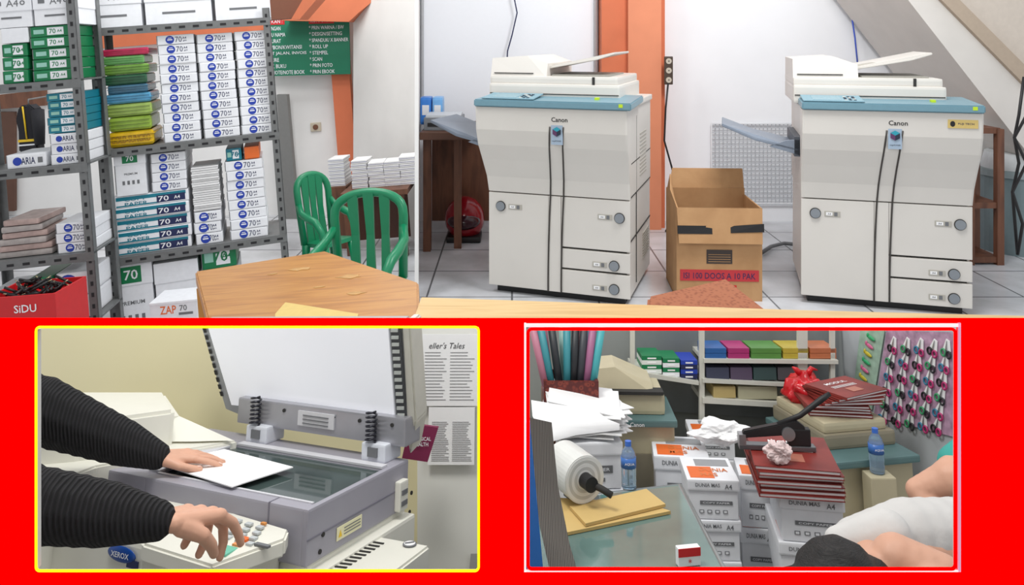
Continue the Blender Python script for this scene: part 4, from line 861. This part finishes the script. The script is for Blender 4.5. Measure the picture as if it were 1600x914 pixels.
zb=zs_+.002+7*.0085
k_=.95
b=B();b.bb((-.11*k_,-.012,0),(.06*k_,.012,.010),mt('stapler_grey',(110,112,115),.3,.6),.002);a_=B();a_.slab([(-.10*k_,-.009,.022),(-.10*k_,-.009,.036),(.02*k_,-.009,.062),(.04*k_,-.009,.048),(.03*k_,-.009,.034)],(0,.018,0),BLACK,.002)
h_=B();h_.tube([(-.02*k_,0,.05),(.03*k_,0,.07),(.08*k_,0,.105),(.10*k_,0,.118)],[.006,.006,.007,.005],BLACK,8);c_=B();c_.bb((-.11*k_,-.012,.008),(-.095*k_,.012,.03),mt('stapler_metal',(160,162,165),.3,.8));c2_=B();c2_.cyl((-.0,0,.035),.014,.03,mt('stapler_metal',(160,162,165)),'Y');c2_.bb((.0,-.01,.01),(.05*k_,.01,.045),BLACK,.003)
thing(LR,'heavy_duty_stapler','large black heavy duty stapler with long handle','stapler',(bx.x-.0,1.78,zb+.001),[('base',b),('arm',a_),('handle',h_),('magazine',c_),('pivot',c2_)],rz=-6)
def crumple(loc,r,label,mat,sx=1,sz=.6,seed=0):
    bm=bmesh.new();bmesh.ops.create_icosphere(bm,subdivisions=4,radius=1);s_=V((seed,seed*2,1))
    for v in bm.verts:
        n=v.co.normalized();k=r*(1+.6*noise.noise(n*1.5+s_)+.45*abs(noise.noise(n*2.6+s_))-.22*abs(noise.noise(n*5+s_)));v.co=V((n.x*k*sx,n.y*k,n.z*k*sz))
    mn=min(v.co.z for v in bm.verts)
    for v in bm.verts:v.co.z-=mn
    b=B();b.add(bm,mat);return thing(LR,'crumpled_paper',label,'crumpled paper',loc,b)
q=LR.d(1138,690,1.99);crumple((q.x,2.05,LR.d(1070,712,2.0).z+.01),.045,'crumpled white tissue paper lying on the cartons',PAPER,1.4,.5,3)
crumple((bx.x-.045,1.71,zb+.001),.022,'crumpled pinkish tissue beside the stapler',mt('tissue_pink',(222,200,198),.7),1.1,.8,7)
def bottle(loc,h,label):
    r=h*.17;PL=mt('bottle_clear',(190,215,235),.08,var=0,trans=.75);b=B()
    prof=[(0,.9),(.03,1),(.1,.95),(.16,1),(.22,.95),(.28,1),(.5,1),(.58,.95),(.66,1),(.78,.8),(.87,.42),(.9,.38)]
    b.loft([[(r*k*math.cos(2*PI*i/20),r*k*math.sin(2*PI*i/20),h*t) for i in range(20)] for t,k in prof],PL,smooth=True)
    l=B();l.loft([[(r*1.03*math.cos(2*PI*i/20),r*1.03*math.sin(2*PI*i/20),h*t) for i in range(20)] for t in (.44,.66)],mt('bottle_label_blue',(60,110,185),.3),smooth=True)
    l.text('AQUA',(0,-r*1.06,h*.55),h*.06,WHITE,r*1.3)
    c=B();c.cyl((0,0,h*.94),r*.42,h*.1,mt('cap_blue',(60,110,200),.4));thing(LR,'water_bottle',label,'bottle',loc,[('bottle_body',b),('bottle_label',l),('cap',c)])
TZ=1.36
tp=[LR.z(905,775,TZ),LR.z(1062,757,TZ),LR.z(1140,905,TZ),LR.z(800,925,TZ),LR.z(840,800,TZ)]
b=B();b.slab(tp,(0,0,-.012),mt('glass_teal',(105,132,126),.06,0,.4,6))
fr_=B()
fr_.tube([p+V((0,0,-.006)) for p in tp],.008,mt('alu_frame',(150,155,155),.3,.6),8,True)
bs=B();cc=sum(tp,V())/5;bs.slab([cc+(p-cc)*.9+V((0,0,-.02)) for p in tp],(0,0,-(TZ-.02-FZ)),mt('showcase_dark',(75,90,88),.5))
thing(LR,'glass_showcase','low glass-topped showcase counter with metal rim','showcase',(0,0,0),[('glass_top',b),('rim',fr_),('cabinet',bs)])
q=LR.z(984,766,TZ);hb=LR.d(984,692,q.y).z-TZ;bottle((q.x,q.y+.01,TZ+.001),hb,'small clear water bottle with blue label on the glass counter')
q=LR.d(1374,738,1.93);zb2=LR.d(1374,738,1.94).z;bottle((q.x,1.94,zb2),LR.d(1374,668,1.94).z-zb2,'small clear water bottle with blue label by the old copier')
b=B();b.bb((-.03,-.03,0),(.03,.018,zb2-FZ-.001),BG,.003);thing(LR,'beige_stand','slim beige stand carrying a water bottle','stand',(q.x,1.94,FZ),b)
KR=mt('kraft_envelope',(200,170,108),.7,var=.05)
for i,(pp,zz_) in enumerate((([(872,782),(1010,790),(1048,803),(880,838)],TZ+.001),([(890,795),(1010,768),(1040,792),(915,823)],TZ+.007))):
    b=B();b.slab([LR.z(x,y,zz_) for x,y in pp],(0,0,.005),KR);thing(LR,'kraft_envelope','brown kraft envelope lying on the glass counter','envelope',(0,0,0),b,group='envelopes on the glass counter')
q=LR.z(1082,886,TZ);b=B();b.bb((-.018,0,0),(.018,.012,.026),PAPER,.001);b.bb((-.018,-.001,.014),(.018,0,.026),RED);b.text('*',(0,-.002,.008),.006,RED)
thing(LR,'cigarette_pack','small white and red cigarette pack','cigarette pack',(q.x-.004,q.y,TZ+.001),b,rz=10)
zt=LR.d(920,690,1.88).z
l,w,h=LR.fit(880,690,972,760,1.88)
hh=(zt-FZ)/3;o=None
for i in range(3):
    qq=V((l.x,1.88,FZ+i*hh))
    o=thing(LR,'paper_carton','white carton under a heap of paper','carton',qq,carton_parts(w,.14,hh*.98,'grey'),rz=4,group='cartons under the paper heap') if o is None else dup(o,LR,qq,4)
mpaper=B();mpaper.slab([(-.09,-.06,0),(.09,-.07,.003),(.08,.07,0),(-.08,.06,.004)],(0,0,.002),PAPER);mpaper=mpaper.mesh('paper_sheet');o=None
for i in range(22):
    qq=V((l.x-.015+random.uniform(-.012,.012),1.95+random.uniform(-.01,.01),zt+.002+i*.0035));rot=(random.uniform(-2,2)+ (8 if i>15 else 0),random.uniform(-2,2)+(10 if i>17 else 0),random.uniform(-12,25))
    o=thing(LR,'paper_sheet','loose white paper sheet in a messy heap','paper',qq,mpaper,rz=rot[2],group='loose sheets heaped on cartons') if o is None else dup(o,LR,qq,rot=rot)
b=B()
b.loft([[LR.d(830,625,1.7),LR.d(832,650,1.62),LR.d(848,682,1.58),LR.d(862,690,1.6)],[LR.d(872,632,1.75),LR.d(880,652,1.68),LR.d(892,668,1.66),LR.d(900,680,1.66)],[LR.d(930,640,1.85),LR.d(950,655,1.8),LR.d(968,662,1.78),LR.d(968,672,1.78)]],PAPER,cap=False,smooth=True,closed=False)
thing(LR,'curled_paper','large curled white paper sheet drooping over cartons','paper',(0,0,0),b)
q=LR.d(896,736,1.5)
b=B();b.cyl((0,0,0),.040,.08,mt('roll_white',(215,216,212),.3),'Y',seg=40);
for k in range(5):b.cyl((0,-.0405,0),.038-.0055*k,.001+.0004*k,mt('roll_ring%d'%(k%2),(190,191,187) if k%2 else (220,221,218)),'Y',seg=40)
c=B();c.cyl((0,-.047,0),.013,.036,BLACK,'Y');c.tube([(0,-.047,0),(.018,-.07,-.008),(.028,-.085,-.014)],.006,DARK,8)
s=B();s.bb((-.01,0,-(q.z-1.365)),(.01,.02,-.035),STEEL);
thing(LR,'plastic_film_roll','thick roll of white plastic film with a black core','roll',q,[('film_roll',b),('core',c),('stand',s)],rz=25)
STR=pattern('grey_striped_edges','wave',[(0,(70,66,62)),(.5,(128,122,114)),(1,(60,56,53))],(1,0,.15),.8,dist=.8,ns=60)
b=B();b.loft([[LR.d(826,652,1.30),LR.d(862,660,1.34)],[LR.d(826,740,1.27),LR.d(872,760,1.31)],[LR.d(845,830,1.22),LR.d(890,850,1.25)],[LR.d(862,905,1.18),LR.d(906,905,1.2)]],STR,closed=False,cap=False,smooth=True)
b2=B();slabpx(LR,b2,[(815,660),(828,660),(850,905),(815,905)],1.19,(0,.01,0),mt('blue_edge',(40,110,190)))
thing(LR,'hanging_paper_stack','grey striped bundle of hanging paper edges','paper bundle',(0,0,0),[('paper_edges',b),('blue_binding',b2)])
PB=pattern('batik_box','voronoi',[(0,(40,18,15)),(.3,(130,55,42)),(.6,(85,30,28))],(1,1,1),.6,ns=90)
l,w,h=LR.fit(850,596,936,636,1.95)
b=B();b.bb((-w/2,0,0),(w/2,.008,h),PB);b.bb((-w/2,.10,0),(w/2,.108,h),PB);b.bb((-w/2,.008,0),(-w/2+.008,.1,h),PB);b.bb((w/2-.008,.008,0),(w/2,.1,h),PB);b.bb((-w/2,0,-.004),(w/2,.108,0),PB)
thing(LR,'patterned_box','dark red patterned box holding rolled paper tubes','box',l,b)
b=B();b.bb((-w*.5,0,0),(w*.2,.1,l.z-FZ-.006),BROWNW,.003);thing(LR,'wooden_stand','brown wooden stand behind the paper heap','stand',(l.x,2.04,FZ),b)
TC=[((840,852),(185,120,140),'pink'),((852,862),(60,140,150),'teal'),((866,878),(40,42,46),'black'),((878,890),(70,150,160),'teal'),((890,902),(45,50,55),'black'),((902,914),(60,62,68),'dark grey'),((914,926),(165,105,140),'mauve'),((926,938),(75,170,175),'turquoise'),((845,858),(140,85,105),'dusty pink'),((872,884),(140,175,168),'pale teal'),((896,906),(90,40,50),'maroon'),((908,920),(40,110,128),'dark teal')]
for i,((x0,x1),c,nm) in enumerate(TC):
    dd=1.975 if i<8 else 2.015
    t=LR.d((x0+x1)/2*1.15-893*.15-(8 if i<3 else -3),506,dd+.01);q=LR.d((x0+x1)/2*.75+893*.25,625,dd);b=B();b.tube([V((0,0,0)),t-q],.0095,mt('tube_'+nm,c,.45),14);b.tube([(t-q)*.98,(t-q)*1.0],.0098,mt('tube_end_dark',(30,30,32)),14)
    thing(LR,'paper_tube',nm+' rolled wrapping paper tube standing in a box','paper roll',q,b,group='paper tubes in the patterned box')
dv=(pb-pa);dv.normalize();nv=V((dv.y,-dv.x,0))
if nv.y>0:nv=-nv
wr=math.degrees(math.atan2(dv.y,dv.x))
def wp(x,y,off=.006):return LR.pl(x,y,pa+nv*off,nv)
def card(name,label,pts,mat,off=.004):
    b=B();b.slab([wp(x,y,off) for x,y in pts],nv*.002,mat);return thing(LR,name,label,'display card',(0,0,0),b)
card('display_card','pink printed backing card holding scissors',[(1386,516),(1489,519),(1489,682),(1366,650)],mt('card_pink',(196,160,186),.5,var=.5,sc=50))
card('display_card','green printed backing card holding hair clips',[(1345,516),(1383,516),(1363,640),(1332,628)],mt('card_green',(175,205,185),.5,var=.3,sc=50))
def scissor(c1,c2):
    b=B();s=1.0
    b.slab([(-.012*s,-.0,-.0),(.012*s,-.0,-.0),(.008*s,0,.026*s),(-.003*s,0,.028*s)],(0,-.002,0),PAPER)
    P=[('blister_card',b)]
    for sx,cc in ((-1,c1),(1,c2)):
        h=B();h.tube([(sx*.0085+.0068*math.cos(a*PI/6),-.004,-.009+.0085*math.sin(a*PI/6)) for a in range(12)],.0026,cc,6,True);P.append(('handle',h))
    bl=B();bl.slab([(-.003,-.003,0),(.003,-.003,0),(.0015,-.003,.023),(0,-.003,.024)],(0,-.001,0),mt('blade',(190,195,200),.25,.8));P.append(('blade',bl))
    return P
PKS=mt('sc_pink',(180,50,110),.4)
cols=[(BLACK,PKS),(mt('sc_green',(60,150,100),.4),mt('sc_black',(40,40,45),.4)),(mt('sc_teal',(50,120,150),.4),PKS)]
bases=[]
for i,c in enumerate(cols):
    o=thing(LR,'scissors','small scissors with coloured ring handles on a card','scissors',(0,0,0),scissor(*c),group='scissors hanging on the wall display')
    o.matrix_world=LR.M@(Matrix.Translation(wp(1396+21*i,541+i*1.5,.008))@Matrix.Rotation(R(wr),4,'Z')@Matrix.Rotation(R(14),4,'Y'));bases.append(o)
for r_ in range(6):
    for c_ in range(5):
        if r_==0 and c_<3:continue
        x=1396+c_*21-r_*3;y=541+r_*22+c_*1.5+r_*c_*.5
        if x>1484:continue
        o=dup(bases[(r_+c_)%3],LR,(0,0,0));o.matrix_world=LR.M@(Matrix.Translation(wp(x,y,.008))@Matrix.Rotation(R(wr),4,'Z')@Matrix.Rotation(R(random.uniform(5,22)),4,'Y'))
clipc=[mt('clip_green',(60,170,110),.4),mt('clip_pink',(215,110,150),.4),mt('clip_yellow',(205,190,60),.4)]
for i in range(9):
    b=B();b.ell((0,-.003,0),(.016,.003,.006),clipc[i%3]);b.ell((-.012,-.004,.003),(.004,.003,.007),clipc[i%3])
    o=thing(LR,'hair_clip','small coloured hair clip on a card','hair clip',(0,0,0),b,group='hair clips on the wall display');o.matrix_world=LR.M@(Matrix.Translation(wp(1362-i*2.4,528+i*12.5,.008))@Matrix.Rotation(R(wr),4,'Z')@Matrix.Rotation(R(15),4,'Y'))
TEE=mt('shirt_white',(208,206,203),.85,var=.05,sc=20,bump=.3);HAIR=pattern('black_hair','noise',[(.3,(8,7,7)),(.7,(30,26,24))],(1,1,6),.6,bump=.6,ns=60)
bm=bmesh.new()
sh=LR.d(1345,862,1.35);hp=LR.d(1530,860,1.42);hd=LR.d(1315,930,1.22);nk=LR.d(1372,890,1.28);arm=LR.d(1470,900,1.25)
capsule(bm,sh,hp,.045,.06);capsule(bm,sh,nk,.035,.032);capsule(bm,nk,hd,.03,.05);capsule(bm,hd,hd+V((-.02,-.02,-.02)),.062,.055);capsule(bm,LR.d(1400,872,1.27),arm,.036,.034);capsule(bm,arm,LR.d(1430,960,1.18),.031,.024)
hq=hp+V((.12,.05,-.05));capsule(bm,hp,hq,.06,.055);capsule(bm,hq,V((hq.x,hq.y,FZ+.05)),.055,.045)
body=fuse(bm,.005,'person',[SKIN],4)
bm=bmesh.new();capsule(bm,LR.d(1340,848,1.37),LR.d(1420,832,1.39),.040,.054);capsule(bm,LR.d(1420,832,1.39),LR.d(1540,838,1.42),.054,.062);capsule(bm,LR.d(1312,848,1.34),LR.d(1385,835,1.34),.026,.040);ts=fuse(bm,.006,'shirt',[TEE],5)
bm=bmesh.new();capsule(bm,hd+V((-.0,.01,.008)),hd+V((-.02,-.01,.0)),.066,.060);capsule(bm,hd+V((.045,.02,-.005)),hd+V((-.06,0,-.01)),.050,.048);hr=fuse(bm,.005,'hair',[HAIR],2)
o=obj('person',body);o.matrix_world=LR.M;o['label']='person with black hair in a white shirt bending forward';o['category']='person'
addparts(o,[('shirt',ts,None,'white short sleeved shirt'),('hair',hr,None,'short black hair')])
bm=bmesh.new();a0=LR.d(1560,690,1.55);a1=LR.d(1485,745,1.5);a2=LR.d(1434,766,1.52)
capsule(bm,a0,a1,.042,.032);capsule(bm,a1,a2,.03,.022);capsule(bm,a2,LR.d(1452,790,1.5),.022,.022)
body=fuse(bm,.004,'person',[SKIN],4)
bm=bmesh.new();capsule(bm,a0,LR.d(1500,728,1.52),.048,.040);ts=fuse(bm,.006,'shirt',[mt('shirt_teal',(60,160,150),.8)],4)
o=obj('person',body);o.matrix_world=LR.M;o['label']='person in a teal shirt with a bent bare arm';o['category']='person';addparts(o,[('shirt',ts,None,'teal shirt sleeve')])
# ================= RED WALL with two windows
RW=mt('red_wall_glow',(255,0,0),1.0,var=0,em=.75,spec=0);CW=mt('glow_block_white',(200,200,198),.9);db=.92  # red face glows by emission so no shading shows on it
def X(px):return (px-800)/F*db
def Zp(py):return 2-(py-HY)/F*db
b=B()
def rr(x0,y0,x1,y1,z1=None):
    za=Zp(y1) if z1 is None else z1
    b.bb((X(x0),db,za),(X(x1),db+.0008,Zp(y0)),RW);b.bb((X(x0),db+.0008,za),(X(x1),db+.008,Zp(y0)-.0048),CW)  # white core added behind to keep the red glow out of the niches
rr(-300,497,1900,511);rr(-300,511,58,890);rr(748,511,822,890);rr(1495,511,1900,890);rr(-300,890,1900,0,0.)
struct(U,'wall_front',b)
b=B();YB=mt('yellow_glow',(255,240,30),.6,var=0,em=.6,spec=0)  # trim colour carries its own glow, not lit paint alone
def frame(b,x0,y0,x1,y1,t,mat,y=db-.002,r=6):
    pts=[]
    for cx,cy,a0 in ((x1-r,y0+r,0),(x0+r,y0+r,90),(x0+r,y1-r,180),(x1-r,y1-r,270)):
        for k in range(5):
            a=R(a0+k*22.5);pts.append((X(cx+r*math.cos(a)),y,Zp(cy-r*math.sin(a))))
    b.tube(pts,t/F*db/2,mat,8,True)
frame(b,58,510,748,890,4,YB);struct(U,'trim_5',b)
b=B();WB=mt('white_glow',(255,235,235),.6,var=0,em=.4)  # window strip colour brightened with emission
b.bb((X(819),db-.002,Zp(892)),(X(822),db,Zp(504)),WB);b.bb((X(819),db-.002,Zp(510)),(X(1500),db,Zp(505)),WB);b.bb((X(1496),db-.002,Zp(892)),(X(1500),db,Zp(504)),mt('lilac_glow_strip',(215,160,190),.6,em=.3));b.bb((X(819),db-.002,Zp(892)),(X(1500),db,Zp(890)),WB)  # lilac strip also glows slightly by emission
struct(U,'trim_6',b)
b=B();frame(b,825,513,1491,887,5,RW);struct(U,'trim_7',b)
# ================= lights & camera
w=bpy.data.worlds.new('world');SC.world=w;w.use_nodes=True;bg=w.node_tree.nodes['Background'];bg.inputs[0].default_value=(.97,.98,1,1);bg.inputs[1].default_value=.74
def area(name,loc,size,energy,target,color=(1,1,1)):
    l=bpy.data.lights.new(name,'AREA');l.energy=energy;l.size=size;l.color=color;o=bpy.data.objects.new(name,l);col.objects.link(o);o.location=loc
    o.rotation_euler=(V(target)-V(loc)).to_track_quat('-Z','Y').to_euler();return o
area('ceiling_lamp',(1.8,4.6,4.4),1.2,125,(1.8,8,.9));area('ceiling_lamp',(-2.2,4.6,4.5),1.4,80,(-2.0,8.0,.6));area('ceiling_lamp',(-1.6,7.0,4.4),.8,50,(-1.8,8.5,1.2))
area('ceiling_lamp',(-.5,1.3,3.1),.5,24,(-.45,1.7,1.3),(1,.98,.93));area('ceiling_lamp',(.75,1.4,3.1),.6,8,(.7,1.9,1.1))
cd=bpy.data.cameras.new('camera');co=bpy.data.objects.new('camera',cd);col.objects.link(co);co.location=CAM;co.rotation_euler=(R(90),0,0)
cd.sensor_width=36;cd.lens=27;cd.shift_y=-(457-HY)/1600;cd.clip_start=.05;SC.camera=co
